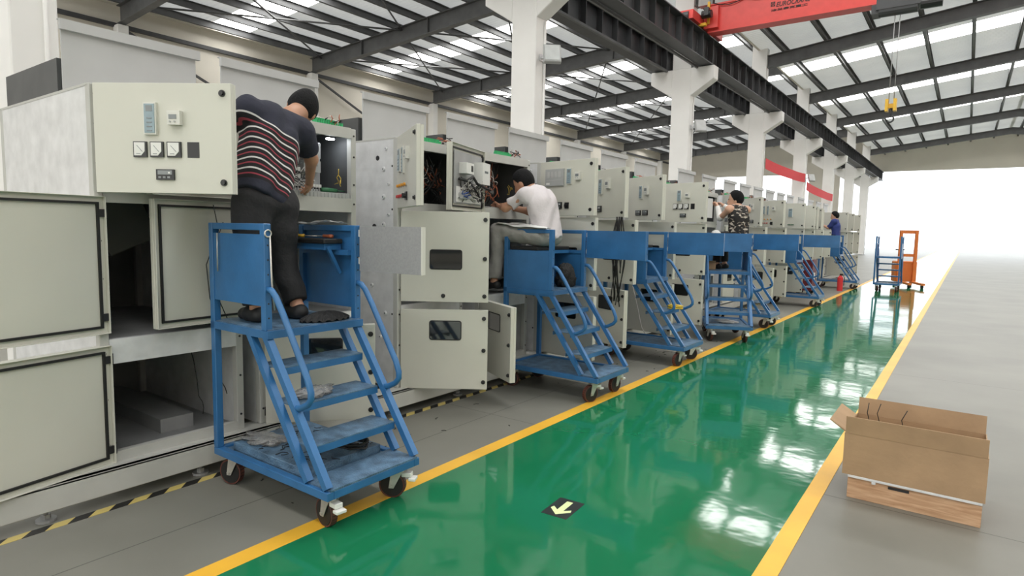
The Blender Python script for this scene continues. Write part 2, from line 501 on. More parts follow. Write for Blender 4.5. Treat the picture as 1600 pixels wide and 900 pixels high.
# rafters: tapered I beams
def rafter(m, xs, fz, dep, y):
    n = len(xs)
    for i in range(n - 1):
        a, b = xs[i], xs[i + 1]
        za, zb = fz(a), fz(b)
        for (dz0, dz1, w) in ((0, 0.025, 0.13), (0.025, dep - 0.025, 0.012), (dep - 0.025, dep, 0.13)):
            m.add([(a, y - w, za + dz0), (b, y - w, zb + dz0), (b, y + w, zb + dz0), (a, y + w, za + dz0), (a, y - w, za + dz1), (b, y - w, zb + dz1), (b, y + w, zb + dz1), (a, y + w, za + dz1)],
                  [(0, 3, 2, 1), (4, 5, 6, 7), (0, 1, 5, 4), (1, 2, 6, 5), (2, 3, 7, 6), (3, 0, 4, 7)])
for i, y in enumerate(BAYS):
    if y < -6: continue
    rl = struct('rafter', 'rafter_steel', lambda m: rafter(m, (-24.45, -7.3), zl, RD, y))
    for xs in (-21.0, -17.2, -13.4, -9.6):
        part('stiffener', 'rafter_steel', rl, B(xs - 0.01, xs + 0.01, y - 0.12, y + 0.12, zl(xs) + 0.02, zl(xs) + RD - 0.02))
    rr = struct('rafter', 'rafter_steel', lambda m: rafter(m, (-6.73, 2.0, XR - 0.1), zr, RDR, y))
    struct('column', 'white_paint', lambda m: (m.box(XL + 0.02, XL + 0.42, y - 0.17, y + 0.17, 0, zl(XL) - 0.02)), key='wallcol%d' % i)
# rod bracing under the left roof
for i in range(3, 8):
    ya, yb = BAYS[i], BAYS[i + 1]
    for xa, xb in ((-23.8, -18.7), (-13.6, -18.7)):
        part('brace_rod', 'rafter_steel', ceil, lambda m: m.tube([(xa, ya, zl(xa) + 0.5), (xb, yb, zl(xb) + 0.5)], 0.035, 6))
        part('brace_rod', 'rafter_steel', ceil, lambda m: m.tube([(xb, ya, zl(xb) + 0.5), (xa, yb, zl(xa) + 0.5)], 0.035, 6))
# vertical brace in the wall
for ya, yb in ((BAYS[4], BAYS[5]), (BAYS[3], BAYS[4])):
    part('wall_brace', 'dark_steel', wl, lambda m: m.bar((XL + 0.2, ya + 0.2, 8.2), (XL + 0.2, yb - 0.2, 5.0), 0.08, 0.08))

# centre columns with double corbels
def centre_column(m):
    x0, x1 = XC - 0.28, XC + 0.28
    m.box(x0, x1, -0.18, 0.18, 0, 6.2)
    for s in (-1, 1):
        e = XC + s * 0.28; o = XC + s * 0.94
        poly = [(e, 5.42), (o, 5.84), (o, 6.2), (e, 6.2)]
        m.prism(poly if s > 0 else poly[::-1], 'y', -0.18, 0.18)
    m.box(XC - 0.29, XC + 0.27, -0.16, 0.16, 6.2, 9.5)
for y in BAYS:
    if y < 0: continue
    c = struct('column', 'white_paint', centre_column, key='centrecol', loc=(0, y, 0), bevel=0.012)
    part('base_plate', 'galvanised_dull', c, B(XC - 0.38, XC + 0.38, -0.26, 0.26, 0, 0.03), key='colbase')
    part('conduit', 'white_paint', c, lambda m: m.tube([(XC + 0.3, 0.08, 0), (XC + 0.3, 0.08, 5.4)], 0.018, 6), key='conduit')

# crane runway beams
def runway(xb, stiff_side, nm):
    zb, zt = 6.22, 6.92
    g = struct('runway_beam', 'dark_steel', lambda m: (m.box(xb - 0.19, xb + 0.19, Y0, Y1, zb, zb + 0.025), m.box(xb - 0.01, xb + 0.01, Y0, Y1, zb + 0.025, zt - 0.025),
        m.box(xb - 0.21, xb + 0.21, Y0, Y1, zt - 0.025, zt)))
    y = 1.0
    while y < Y1 - 1:
        for s in (-1, 1):
            part('stiffener', 'dark_steel', g, B(-0.08, 0.08, -0.008, 0.008, zb + 0.03, zt - 0.03), key='stiff', loc=(xb + s * 0.1, y, 0))
        y += 0.8
    part('rail', 'galvanised_dull', g, B(xb - 0.035, xb + 0.035, Y0, Y1, zt, zt + 0.09))
    part('cable_tray', 'rafter_steel', g, B(xb + stiff_side * 0.2, xb + stiff_side * 0.26, Y0, Y1, zb - 0.06, zb))
runway(-6.32, -1, 'a')
runway(-7.68, 1, 'b')

# ================================================================== overhead crane
GY = 17.0
crane = empty('overhead_crane', (-6.3, GY, 7.0), 0, 'red overhead travelling crane girder with lettering high above the aisle', 'crane')
def crane_part(name, mats, fn, parent=None):
    return part(name, mats, parent or crane, fn, loc=(6.3, -GY, -7.0) if parent is None else (0, 0, 0))
girder = crane_part('girder', 'crane_red', lambda m: (m.box(-6.05, 10.4, GY + 0.03, GY + 0.37, 6.9, 7.56), m.box(-6.05, 10.4, GY, GY + 0.4, 6.86, 6.9), m.box(-6.05, 10.4, GY, GY + 0.4, 7.56, 7.6)))
crane_part('end_truck', 'crane_red', lambda m: (m.box(-6.5, -6.13, GY - 0.9, GY + 1.5, 7.03, 7.25), m.box(-6.12, -5.75, GY - 0.1, GY + 0.5, 6.95, 7.5)))
crane_part('end_truck', 'crane_red', lambda m: m.box(10.3, 10.7, GY - 1.1, GY + 1.6, 7.06, 7.36))
for yy in (GY - 0.85, GY + 1.3):
    crane_part('wheel', 'dark_steel', lambda m: m.cyl((-6.4, yy, 7.12), (-6.24, yy, 7.12), 0.11, 16))
crane_part('drive_motor', 'black_plastic', lambda m: (m.cyl((-6.1, GY - 0.3, 7.25), (-5.85, GY - 0.3, 7.25), 0.1, 14), m.box(-6.02, -5.9, GY - 0.42, GY - 0.3, 7.2, 7.4)))
crane_part('buffer', 'hook_yellow', lambda m: (m.box(-6.02, -5.96, GY - 0.16, GY - 0.1, 7.05, 7.62), m.box(-6.2, -6.0, GY - 0.3, GY - 0.2, 6.98, 7.05)))
crane_part('control_box', 'relay_grey', lambda m: (m.box(-6.35, -6.05, GY + 0.05, GY + 0.3, 7.62, 7.95), m.box(-5.9, -5.4, GY + 0.05, GY + 0.3, 7.62, 7.8)))
crane_part('festoon_cable', 'wire_black', lambda m: m.tube([(-5.9 + 0.02 * k, GY - 0.02, 7.6 - 0.1 * math.sin(PI * (k % 40) / 40)) for k in range(0, 161, 4)], 0.012, 5))
def text_mesh(txt, size, ext, shear=0.0):
    cu = bpy.data.curves.new('letters', 'FONT')
    cu.body = txt; cu.size = size; cu.extrude = ext; cu.shear = shear; cu.offset = size * 0.008
    cu.resolution_u = 3
    ob = bpy.data.objects.new('letters_tmp', cu); COL.objects.link(ob)
    dg = bpy.context.evaluated_depsgraph_get()
    me = bpy.data.meshes.new_from_object(ob.evaluated_get(dg))
    bpy.data.objects.remove(ob, do_unlink=True)
    return me
def lettering(txt, loc, size, width, mt, parent, rote, shear=0.0, name='lettering'):
    me = text_mesh(txt, size, 0.004, shear)
    me.materials.clear(); me.materials.append(MATS[mt])
    xs = [v.co.x for v in me.vertices] or [0, 1]
    s = width / (max(xs) - min(xs)) if width else 1
    for v in me.vertices: v.co.x = (v.co.x - min(xs)) * s
    o = bpy.data.objects.new(name, me); COL.objects.link(o)
    o.location = loc; o.rotation_euler = rote; o.parent = parent
    return o
lettering('EUROCRANE', (-4.32, GY + 0.024, 7.225), 0.16, 0.8, 'sign_black', girder, (PI / 2, 0, 0), 0.25)
lettering('法兰泰克重工', (-4.44, GY + 0.024, 7.13), 0.06, 0.86, 'sign_black', girder, (PI / 2, 0, 0))
part('emblem', 'sign_black', girder, lambda m: (m.box(-4.45, -4.435, GY + 0.02, GY + 0.032, 7.25, 7.36), m.box(-4.365, -4.35, GY + 0.02, GY + 0.032, 7.25, 7.36), m.box(-4.45, -4.35, GY + 0.02, GY + 0.032, 7.25, 7.262), m.box(-4.45, -4.35, GY + 0.02, GY + 0.032, 7.348, 7.36),
     m.bar((-4.43, GY + 0.026, 7.27), (-4.37, GY + 0.026, 7.34), 0.012, 0.012), m.bar((-4.43, GY + 0.026, 7.34), (-4.37, GY + 0.026, 7.27), 0.012, 0.012)))
# hoist trolley and hook
crane_part('hoist', 'dark_steel', lambda m: (m.box(-2.05, -1.2, GY - 0.35, GY - 0.02, 6.62, 6.86), m.cyl((-2.0, GY - 0.2, 6.62), (-1.25, GY - 0.2, 6.62), 0.14, 14), m.box(-2.15, -2.0, GY - 0.3, GY + 0.1, 6.55, 6.75)))
crane_part('hoist_motor', 'black_plastic', lambda m: m.cyl((-1.2, GY - 0.2, 6.65), (-0.8, GY - 0.2, 6.65), 0.13, 14))
for dx in (-0.05, 0.05):
    crane_part('hoist_rope', 'galvanised_dull', lambda m: m.tube([(-1.63 + dx, GY - 0.2, 6.6), (-1.63 + dx, GY - 0.2, 4.55)], 0.01, 5))
crane_part('hook_block', 'hook_yellow', lambda m: (m.box(-1.74, -1.68, GY - 0.3, GY - 0.1, 4.35, 4.62), m.box(-1.58, -1.52, GY - 0.3, GY - 0.1, 4.35, 4.62), m.box(-1.7, -1.56, GY - 0.24, GY - 0.16, 4.42, 4.52)))
crane_part('hook', 'dark_steel', lambda m: m.tube([(-1.63, GY - 0.2, 4.42), (-1.63, GY - 0.2, 4.25)] + [(-1.63 + 0.07 * math.sin(a) - 0.0, GY - 0.2, 4.18 + 0.07 * math.cos(a)) for a in [R(t) for t in range(0, 250, 25)]], 0.02, 8))

# floodlights on the columns, banners between them
def floodlight(y, z, label):
    t = empty('floodlight', (-6.708, y, z), 0, label, 'floodlight')
    part('bracket', 'galvanised', t, lambda m: (m.box(0, 0.12, -0.02, 0.02, -0.02, 0.02), m.bar((0.1, 0, 0), (0.2, -0.06, 0.1), 0.03, 0.03), m.box(0, 0.01, -0.06, 0.06, -0.06, 0.06)))
    part('housing', 'relay_grey', t, lambda m: m.box(-0.045, 0.045, -0.16, 0.16, -0.19, 0.19), loc=(0.3, -0.1, 0.0), rote=(0, R(-25), R(-50)), bevel=0.01)
    part('lens', 'lamp_glass', t, lambda m: m.box(0.046, 0.052, -0.135, 0.135, -0.165, 0.165), loc=(0.3, -0.1, 0.0), rote=(0, R(-25), R(-50)))
floodlight(10.0, 4.72, 'square grey floodlight on a bracket on the white column behind the seated man')
floodlight(17.9, 4.55, 'small grey floodlight on the thick white column left of the camouflage vest')
floodlight(33.7, 4.3, 'distant floodlight on the white column between the two red banners')
def banner(ya, yb, za, zb, h, label):
    N = 24; m = MB(); vs = []; fs = []
    for side in (0, 1):
        for i in range(N + 1):
            t = i / N
            sag = 0.07 * 4 * t * (1 - t)
            for k in (0, 1):
                vs.append((-6.66 - 0.02 * math.sin(9 * t) - 0.004 * side, ya + (yb - ya) * t, za + (zb - za) * t - sag - h * k))
    W = 2 * (N + 1)
    for i in range(N):
        a = 2 * i
        fs.append((a, a + 1, a + 3, a + 2)); fs.append((W + a, W + a + 2, W + a + 3, W + a + 1))
        fs.append((a, a + 2, W + a + 2, W + a)); fs.append((a + 1, W + a + 1, W + a + 3, a + 3))
    m.add(vs, fs)
    o = bpy.data.objects.new('banner', m.mesh('banner', ['banner_red'])); COL.objects.link(o)
    tag(o, label, 'banner')
banner(26.0, 33.5, 4.5, 4.5, 0.42, 'red cloth banner between white columns, the one nearer the camouflage vest')
banner(33.9, 41.4, 4.15, 3.95, 0.42, 'farther and lower red cloth banner, toward the man in blue')

# ================================================================== switchgear cabinets
FX = -3.65                      # plane of the cabinet fronts
W, D = 0.8, 1.4
def door_mesh(m, w, h):
    m.box(0.0, 0.003, 0, w, 0, h)          # inner skin
    m.box(0.003, 0.03, 0, w, 0, h)         # outer skin
    t = 0.004
    m.box(-0.022, 0.0, 0, t, 0, h); m.box(-0.022, 0, w - t, w, 0, h); m.box(-0.022, 0, 0, w, 0, t); m.box(-0.022, 0, 0, w, h - t, h)
def gasket(m, w, h):
    a, b = 0.03, 0.042
    m.box(-0.012, 0, a, b, a, h - a); m.box(-0.012, 0, w - b, w - a, a, h - a); m.box(-0.012, 0, b, w - b, a, b); m.box(-0.012, 0, b, w - b, h - b, h - a)
def knob(m):
    m.cyl((0, 0, 0), (0.006, 0, 0), 0.017, 14); m.cyl((0.006, 0, 0), (0.016, 0, 0), 0.011, 12)

def instrument(kind, par, u0, u1, z0, z1):
    w, h = u1 - u0, z1 - z0
    L = (0.03, u0, z0)
    if kind == 'tall':
        part('protection_relay', ['cream_edge', 'relay_blue', 'screen_grey'], par, lambda m: tall_relay(m, w, h), loc=L)
    elif kind == 'meter':
        part('panel_meter', ['black_plastic', 'white_face', 'screen_grey'], par, lambda m: panel_meter(m, w, h), key='meter%.3f_%.3f' % (w, h), loc=L)
    elif kind == 'small':
        part('humidity_controller', ['cream_edge', 'screen_grey', 'relay_grey'], par, lambda m: small_ctrl(m, w, h), loc=L)
    elif kind == 'dark':
        part('digital_meter', ['black_plastic', 'screen_grey', 'white_face'], par, lambda m: dark_meter(m, w, h), loc=L)
    elif kind == 'hole':
        part('meter_cutout', 'black_plastic', par, lambda m: (m.box(0.0, 0.0015, 0, w, 0, h)), loc=L)
    elif kind == 'slots':
        part('indicator_unit', ['relay_grey', 'plate_lip', 'white_face'], par, lambda m: slot_unit(m, w, h), loc=L)
    elif kind in ('yellow', 'red', 'green'):
        n = 4
        for i in range(n):
            part('push_button', ['zinc', 'button_' + kind], par, push_button, key='btn', loc=(0.03, u0 + w * (i + 0.5) / n, z0 + h / 2))
    elif kind == 'switch':
        part('rotary_switch', 'black_plastic', par, lambda m: (m.box(0, 0.01, 0, w, 0, h), m.cyl((0.01, w / 2, h / 2), (0.03, w / 2, h / 2), w * 0.3, 12), m.bar((0.03, w / 2, h * 0.2), (0.03, w / 2, h * 0.8), 0.012, 0.012)), loc=L)
def tall_relay(m, w, h):
    m.box(0, 0.016, 0, w, 0, h)
    m.cur = 1; m.box(0.016, 0.019, w * 0.1, w * 0.9, h * 0.05, h * 0.95)
    m.cur = 2; m.box(0.019, 0.02, w * 0.25, w * 0.75, h * 0.72, h * 0.9)
    for k in range(4): m.box(0.019, 0.021, w * 0.3, w * 0.7, h * (0.1 + 0.13 * k), h * (0.13 + 0.13 * k))
def panel_meter(m, w, h):
    m.box(0, 0.01, 0, w, 0, h)
    m.cur = 1
    p = [(w * 0.08, h * 0.1), (w * 0.6, h * 0.1), (w * 0.88, h * 0.38), (w * 0.88, h * 0.94), (w * 0.08, h * 0.94)]
    m.prism(p, 'x', 0.01, 0.012)
    m.cur = 2; m.bar((0.0125, w * 0.25, h * 0.22), (0.0125, w * 0.55, h * 0.22), 0.002, h * 0.04); m.bar((0.0125, w * 0.7, h * 0.35), (0.0125, w * 0.3, h * 0.75), 0.002, h * 0.025)
def small_ctrl(m, w, h):
    m.box(0, 0.03, 0, w, 0, h)
    m.cur = 1; m.box(0.03, 0.032, w * 0.15, w * 0.75, h * 0.4, h * 0.72)
    m.cur = 2
    for k in (0.25, 0.6): m.cyl((0.03, w * k, h * 0.22), (0.034, w * k, h * 0.22), w * 0.07, 8)
def dark_meter(m, w, h):
    m.box(0, 0.012, 0, w, 0, h); m.cur = 1; m.box(0.012, 0.013, w * 0.1, w * 0.9, h * 0.5, h * 0.9)
    for k in range(3): m.box(0.012, 0.015, w * (0.15 + 0.25 * k), w * (0.3 + 0.25 * k), h * 0.15, h * 0.33)
    m.cur = 2; m.box(0.013, 0.014, w * 0.7, w * 0.8, h * 0.6, h * 0.75)
def slot_unit(m, w, h):
    m.box(0, 0.02, 0, w, 0, h); m.cur = 1
    for k in range(4): m.box(0.02, 0.023, w * (0.12 + 0.2 * k), w * (0.26 + 0.2 * k), h * 0.5, h * 0.85)
    m.box(0.02, 0.022, w * 0.08, w * 0.92, h * 0.3, h * 0.34)
    m.cur = 2; m.box(0.02, 0.0215, w * 0.06, w * 0.25, h * 0.08, h * 0.2)
def push_button(m):
    m.cyl((0, 0, 0), (0.008, 0, 0), 0.016, 12); m.cur = 1; m.cyl((0.008, 0, 0), (0.024, 0, 0), 0.012, 12, 0.011)

DESIGNS = {
    'meters': [('tall', .272, .338, .292, .452), ('small', .404, .47, .34, .41), ('meter', .21, .28, .18, .258), ('meter', .298, .367, .18, .258), ('meter', .386, .459, .18, .258), ('hole', .489, .551, .18, .258), ('dark', .327, .42, .067, .12)],
    'slots': [('slots', .086, .334, .30, .47), ('tall', .37, .437, .31, .47), ('small', .49, .557, .35, .43), ('dark', .206, .31, .07, .135), ('switch', .35, .40, .07, .13)],
    'dark': [('hole', .06, .12, .3, .4), ('tall', .21, .28, .27, .45), ('small', .36, .44, .33, .43), ('dark', .12, .27, .07, .14)],
    'pair': [('tall', .25, .32, .27, .44), ('small', .37, .45, .32, .43), ('dark', .18, .29, .06, .125), ('dark', .33, .44, .06, .125)],
    'buttons': [('tall', .1, .2, .27, .45), ('tall', .26, .31, .25, .45), ('small', .42, .49, .34, .43), ('yellow', .06, .42, .13, .2), ('red', .06, .3, .05, .12), ('switch', .36, .42, .05, .11)],
    'plain': [('slots', .1, .25, .3, .43), ('tall', .36, .46, .24, .44), ('red', .08, .3, .05, .1), ('green', .36, .5, .05, .1)],
    'blank': [('small', .3, .38, .3, .4)],
}
MDW, MDH = 0.70, 0.72
LDW, LDH = 0.70, 0.645
CDW, CDH = 0.72, 0.55
def swing_door(name, par, y, z, w, h, ang, window=None, knobs=(), design=None, lock=None):
    d = part(name, ['cream'], par, lambda m: door_mesh(m, w, h), key='%s%.2f%.2f' % (name, w, h), loc=(0.0, y, z), rot=-R(ang), bevel=0.0025)
    part('gasket', 'black_rubber', d, lambda m: gasket(m, w, h), key='gasket%.2f%.2f' % (w, h))
    if window:
        cy, cz, ww, wh = window
        part('window_pane', ['black_rubber', 'dark_glass'], d, lambda m: win(m, cy, cz, ww, wh), key='pane%.2f%.2f' % (cy, cz))
    for (ky, kz) in knobs:
        part('knob', 'black_plastic', d, knob, key='knob', loc=(0.03, ky, kz))
    for it in (DESIGNS[design] if design else ()):
        instrument(it[0], d, *it[1:])
    for hz in (0.12 * h, 0.88 * h):
        part('hinge', 'black_plastic', d, lambda m: (m.cyl((0.0, -0.008, -0.03), (0.0, -0.008, 0.03), 0.009, 8), m.box(-0.012, 0.0, -0.008, 0.03, -0.02, 0.02)), key='hinge', loc=(0, 0, hz))
    return d
def win(m, cy, cz, w, h):
    m.prism(rrect(cy, cz, w, h, 0.02), 'x', 0.029, 0.033); m.cur = 1
    m.prism(rrect(cy, cz, w - 0.016, h - 0.016, 0.014), 'x', 0.033, 0.034)

def wires(par, n, seed, box, colors, name='wire_bundle', r=0.0035, droop=0.1):
    """loose wiring loom inside a compartment (local box)"""
    rnd = random.Random(seed)
    x0, x1, y0, y1, z0, z1 = box
    for ci, c in enumerate(colors):
        m = MB()
        for i in range(n):
            a = Vector((rnd.uniform(x0, x1), rnd.uniform(y0, y1), rnd.uniform((z0 + z1) / 2, z1)))
            b = Vector((rnd.uniform(x0, x1), rnd.uniform(y0, y1), rnd.uniform(z0, (z0 + z1) / 2)))
            pts = []
            for k in range(7):
                t = k / 6
                p = a.lerp(b, t) + Vector((0.05 * math.sin(PI * t) * rnd.uniform(0.2, 1), rnd.uniform(-0.012, 0.012), -droop * math.sin(PI * t) * rnd.uniform(0, 0.6)))
                p.x = min(max(p.x, x0), x1); p.z = max(p.z, z0)
                pts.append(p)
            m.tube(pts, r, 5)
        o = bpy.data.objects.new(name, m.mesh(name, [c], fix=False)); COL.objects.link(o); o.parent = par
        o['kind'] = 'stuff'
        o['label'] = 'loose ' + c.split('_')[1] + ' control wiring'

def terminals(par, y, z, n, pitch=0.02, x=-0.12, name='terminal_strip', mt='terminal_green'):
    s = part(name, 'white_face', par, lambda m: (m.box(-0.03, 0.05, -0.01, n * pitch + 0.01, 0, 0.006), m.box(-0.012, 0.03, 0, n * pitch, 0.006, 0.012)), loc=(x, y, z))
    for i in range(n):
        part('terminal_block', mt, s, lambda m: (m.box(-0.012, 0.03, 0, pitch * 0.82, 0, 0.03), m.box(-0.008, 0.01, 0.002, pitch * 0.7, 0.03, 0.045)), key='termblk%.3f' % pitch, loc=(0, i * pitch, 0.012))
    return s

def cabinet(y0, label, ctrl=None, cd='pair', mid=None, low=None, inside=0, studs=False, relief=True, mkn=True):
    c = empty('switchgear_cabinet', (FX, y0, 0), 0, label, 'cabinet', 'row of switchgear cabinets under assembly')
    def post(x, y):
        part('post', 'frame_grey', c, lambda m: (m.box(0, 0.05, 0, 0.045, 0.2, 2.2)), key='post', loc=(x, y, 0), bevel=0.003)
    for x in (-0.05, -D):
        for y in (0, W - 0.045): post(x, y)
    # bolts of the front posts
    for y in (0.022, W - 0.022):
        part('bolt_row', 'black_plastic', c, lambda m: [m.cyl((0, 0, z), (0.004, 0, z), 0.007, 8) for z in (0.3, 0.55, 0.8, 1.0, 1.2, 1.4, 1.66, 1.8, 2.0, 2.15)], key='boltrow', loc=(0, y, 0))
    sp = part('side_panel', 'galvanised', c, B(-D + 0.05, -0.05, 0.002, 0.006, 0.2, 2.2), key='sideL')
    part('side_panel', 'galvanised', c, B(-D + 0.05, -0.05, 0, 0.004, 0.2, 2.2), key='sideR', loc=(0, W - 0.006, 0))
    if studs:
        for (x, z, r) in ((-0.13, 2.12, .016), (-0.16, 1.96, .022), (-0.1, 1.84, .014), (-0.16, 1.74, .022), (-0.1, 1.6, .014), (-0.16, 1.52, .022), (-0.3, 1.38, .02), (-0.16, 1.2, .02), (-0.3, 1.02, .02), (-0.14, 0.8, .02), (-0.2, 0.6, .02)):
            part('stamped_boss', ['galvanised', 'screen_grey'], sp, lambda m: (m.cyl((0, 0.002, 0), (0, -0.009, 0), 1, 16, 0.7), setattr(m, 'cur', 1), m.cyl((0, -0.009, 0), (0, -0.0095, 0), 0.35, 10)), key='boss', loc=(x, 0, z)).scale = (r, 1, r)
        for (x, z, r) in ((-0.27, 1.5, .024), (-0.23, 2.05, .02), (-0.06, 1.98, .008), (-0.06, 1.64, .008), (-0.06, 1.2, .008), (-0.06, 0.8, .008), (-0.06, 0.45, .008), (-0.35, 0.9, .012)):
            part('punched_hole', 'black_plastic', sp, lambda m: m.cyl((0, 0.001, 0), (0, -0.001, 0), 1, 14), key='hole', loc=(x, 0, z)).scale = (r, 1, r)
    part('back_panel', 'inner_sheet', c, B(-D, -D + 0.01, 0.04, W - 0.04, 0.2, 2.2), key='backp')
    part('bottom_panel', 'galvanised_dull', c, B(-D + 0.02, -0.01, 0.01, W - 0.01, 0.2, 0.215), key='botp')
    part('shelf', 'galvanised_dull', c, B(-D + 0.02, -0.03, 0.01, W - 0.01, 0.862, 0.874), key='shelf')
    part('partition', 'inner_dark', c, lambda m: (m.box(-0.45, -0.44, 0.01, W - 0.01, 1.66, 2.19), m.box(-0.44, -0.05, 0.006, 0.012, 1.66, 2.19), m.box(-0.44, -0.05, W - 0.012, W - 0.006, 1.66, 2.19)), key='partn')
    part('compartment_floor', 'galvanised_dull', c, B(-D + 0.02, -0.03, 0.01, W - 0.01, 1.645, 1.66), key='cfloor')
    part('top_panel', 'frame_grey', c, B(-D, -0.02, 0.0, W, 2.19, 2.203), key='topp')
    part('header', 'frame_grey', c, B(-0.03, 0.002, 0.045, W - 0.045, 2.13, 2.205), key='hdr')
    part('sill', 'frame_grey', c, B(-0.03, 0.002, 0.045, W - 0.045, 1.6, 1.7), key='sill')
    part('crossbar', 'galvanised', c, B(-0.04, 0.0, 0.045, W - 0.045, 0.74, 0.874), key='xbar')
    part('crossbar', 'frame_grey', c, B(-0.04, 0.0, 0.045, W - 0.045, 0.2, 0.255), key='xbar2')
    # top gear
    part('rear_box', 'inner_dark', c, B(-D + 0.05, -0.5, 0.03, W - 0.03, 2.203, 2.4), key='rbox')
    if relief:
        rp = part('relief_panel', 'plate_grey', c, B(-0.462, -0.45, 0.04, W - 0.02, 2.203, 2.6), key='relief')
        part('folded_lip', 'plate_grey', rp, lambda m: (m.box(-0.45, -0.425, 0.03, W, 2.545, 2.6), m.box(-0.475, -0.45, 0.03, W, 2.6, 2.605)), key='lip')
    # doors
    if ctrl is not None:
        swing_door('control_door', c, 0.035, 1.65, CDW, CDH, ctrl, None, ((0.676, 0.5), (0.676, 0.057)), cd)
    if mid is not None:
        swing_door('middle_door', c, 0.045, 0.91, MDW, MDH, mid, (0.36, 0.34, 0.26, 0.16), ((0.67, 0.66), (0.67, 0.35), (0.67, 0.05), (0.34, 0.05)))
    if low is not None:
        swing_door('lower_door', c, 0.045, 0.2, LDW, LDH, low, (0.36, 0.48, 0.26, 0.16), ((0.67, 0.58), (0.67, 0.32), (0.67, 0.06)))
    if inside >= 1:
        terminals(c, 0.52 if y0 == 2.24 else 0.36, 2.203, 12)
        wires(c, 5, y0 * 10, (-0.3, -0.03, 0.6, 0.76, 2.21, 2.3), ['wire_black', 'wire_copper', 'wire_white'], 'top_wires', 0.004, 0.0)
    return c

def relay_box(par, x, y, z, dx, dy, dz, mt='white_face'):
    part('control_relay', [mt, 'screen_grey'], par, lambda m: (m.box(0, dx, 0, dy, 0, dz), setattr(m, 'cur', 1), m.box(dx, dx + 0.002, dy * 0.2, dy * 0.8, dz * 0.55, dz * 0.75)), loc=(x, y, z))
def breaker_row(par, x, y, z, n, w=0.022, h=0.08):
    for i in range(n):
        part('circuit_breaker', ['white_face', 'black_plastic'], par, lambda m: (m.box(0, 0.06, 0, w * 0.9, 0, h), setattr(m, 'cur', 1), m.box(0.06, 0.07, w * 0.25, w * 0.65, h * 0.4, h * 0.62)), key='brk%.3f%.3f' % (w, h), loc=(x, y + i * w, z))

# nearest cabinet (doors swung away to the left, empty compartments)
cZ = cabinet(1.33, 'nearest cabinet at the left edge, instrument door with three white meters swung out', 57, 'meters', 168, 168, 0)
part('cable_duct', 'galvanised_dull', cZ, B(-1.3, -0.25, 0.4, 0.6, 0.215, 0.3))
part('deflector', 'inner_sheet', cZ, lambda m: m.bar((-0.6, 0.3, 1.64), (-0.6, 0.42, 1.35), 0.1, 0.3))
wires(cZ, 2, 3, (-0.3, 0.02, 0.35, 0.75, 0.3, 0.95), ['wire_black'], 'hanging_wires', 0.003, 0.2)
# cabinet where the man in the striped shirt works
cA = cabinet(2.24, 'open cabinet in front of the man in the striped shirt', 172, 'pair', 175, 40, 2)
part('mounting_plate', 'galvanised_dull', cA, B(-0.22, -0.21, 0.05, 0.64, 1.72, 2.1))
relay_box(cA, -0.21, 0.47, 1.98, 0.05, 0.14, 0.11, 'relay_grey')
relay_box(cA, -0.21, 0.47, 1.88, 0.05, 0.14, 0.08, 'relay_grey')
relay_box(cA, -0.21, 0.3, 1.96, 0.05, 0.13, 0.12, 'white_face')
breaker_row(cA, -0.21, 0.06, 1.83, 15, 0.025, 0.075)
breaker_row(cA, -0.21, 0.06, 1.735, 22, 0.025, 0.06)
terminals(cA, 0.1, 1.7, 22, 0.022, -0.1, mt='relay_grey')
wires(cA, 10, 21, (-0.2, -0.08, 0.08, 0.6, 1.72, 1.95), ['wire_black', 'wire_white'], 'wire_bundle', 0.003)
wires(cA, 2, 22, (-0.2, -0.05, 0.68, 0.74, 1.78, 1.95), ['wire_yellow'], 'earth_wires', 0.003)
part('wire_duct', 'relay_grey', cA, lambda m: (m.box(-0.05, 0.0, 0.06, 0.74, 1.7, 1.735), [m.box(0.0, 0.004, 0.07 + 0.03 * k, 0.085 + 0.03 * k, 1.7, 1.73) for k in range(22)]))
lettering('L 45/', (0.004, 0.14, 1.635), 0.045, 0.085, 'black_plastic', cA, (PI / 2, 0, PI / 2), 0.2, 'marker_writing')
lamp = empty('work_lamp', (FX - 0.14, 2.24 + 0.68, 2.12), 0, 'small bright LED work lamp under the roof of the open cabinet', 'lamp')
part('lamp_body', 'black_plastic', lamp, lambda m: m.cyl((0, 0, 0.035), (0, 0, 0.012), 0.035, 16))
part('lamp_lens', 'led', lamp, lambda m: m.cyl((0, 0, 0.012), (0, 0, 0.004), 0.03, 16))
amid = [o for o in cA.children if o.name.startswith('middle_door')][0]
part('loose_wires', 'wire_black', amid, lambda m: (m.tube([(-0.03, 0.36, 0.7), (-0.03, 0.33, 0.55), (-0.04, 0.42, 0.35), (-0.035, 0.4, 0.15), (-0.03, 0.34, 0.02)], 0.003, 5), m.tube([(-0.03, 0.3, 0.6), (-0.035, 0.38, 0.4), (-0.035, 0.37, 0.2), (-0.03, 0.28, 0.0)], 0.003, 5)))
# cabinet with both lower doors open and the button door swung past square
cB = cabinet(3.45, 'cabinet with galvanised side and two big cream doors standing open, behind the cart gate', 123, 'buttons', 54, 54, 1, True)
relay_box(cB, -0.43, 0.1, 1.9, 0.1, 0.16, 0.16); relay_box(cB, -0.43, 0.3, 1.95, 0.08, 0.1, 0.12, 'relay_grey')
wires(cB, 8, 33, (-0.35, -0.1, 0.25, 0.72, 1.8, 2.12), ['wire_white'], 'wire_bundle', 0.003)
wires(cB, 40, 31, (-0.35, -0.06, 0.25, 0.72, 1.67, 2.12), ['wire_black'], 'wire_bundle', 0.004)
wires(cB, 9, 32, (-0.3, -0.06, 0.4, 0.72, 1.72, 2.1), ['wire_copper'], 'wire_bundle', 0.004)
breaker_row(cB, -0.43, 0.15, 1.7, 22)
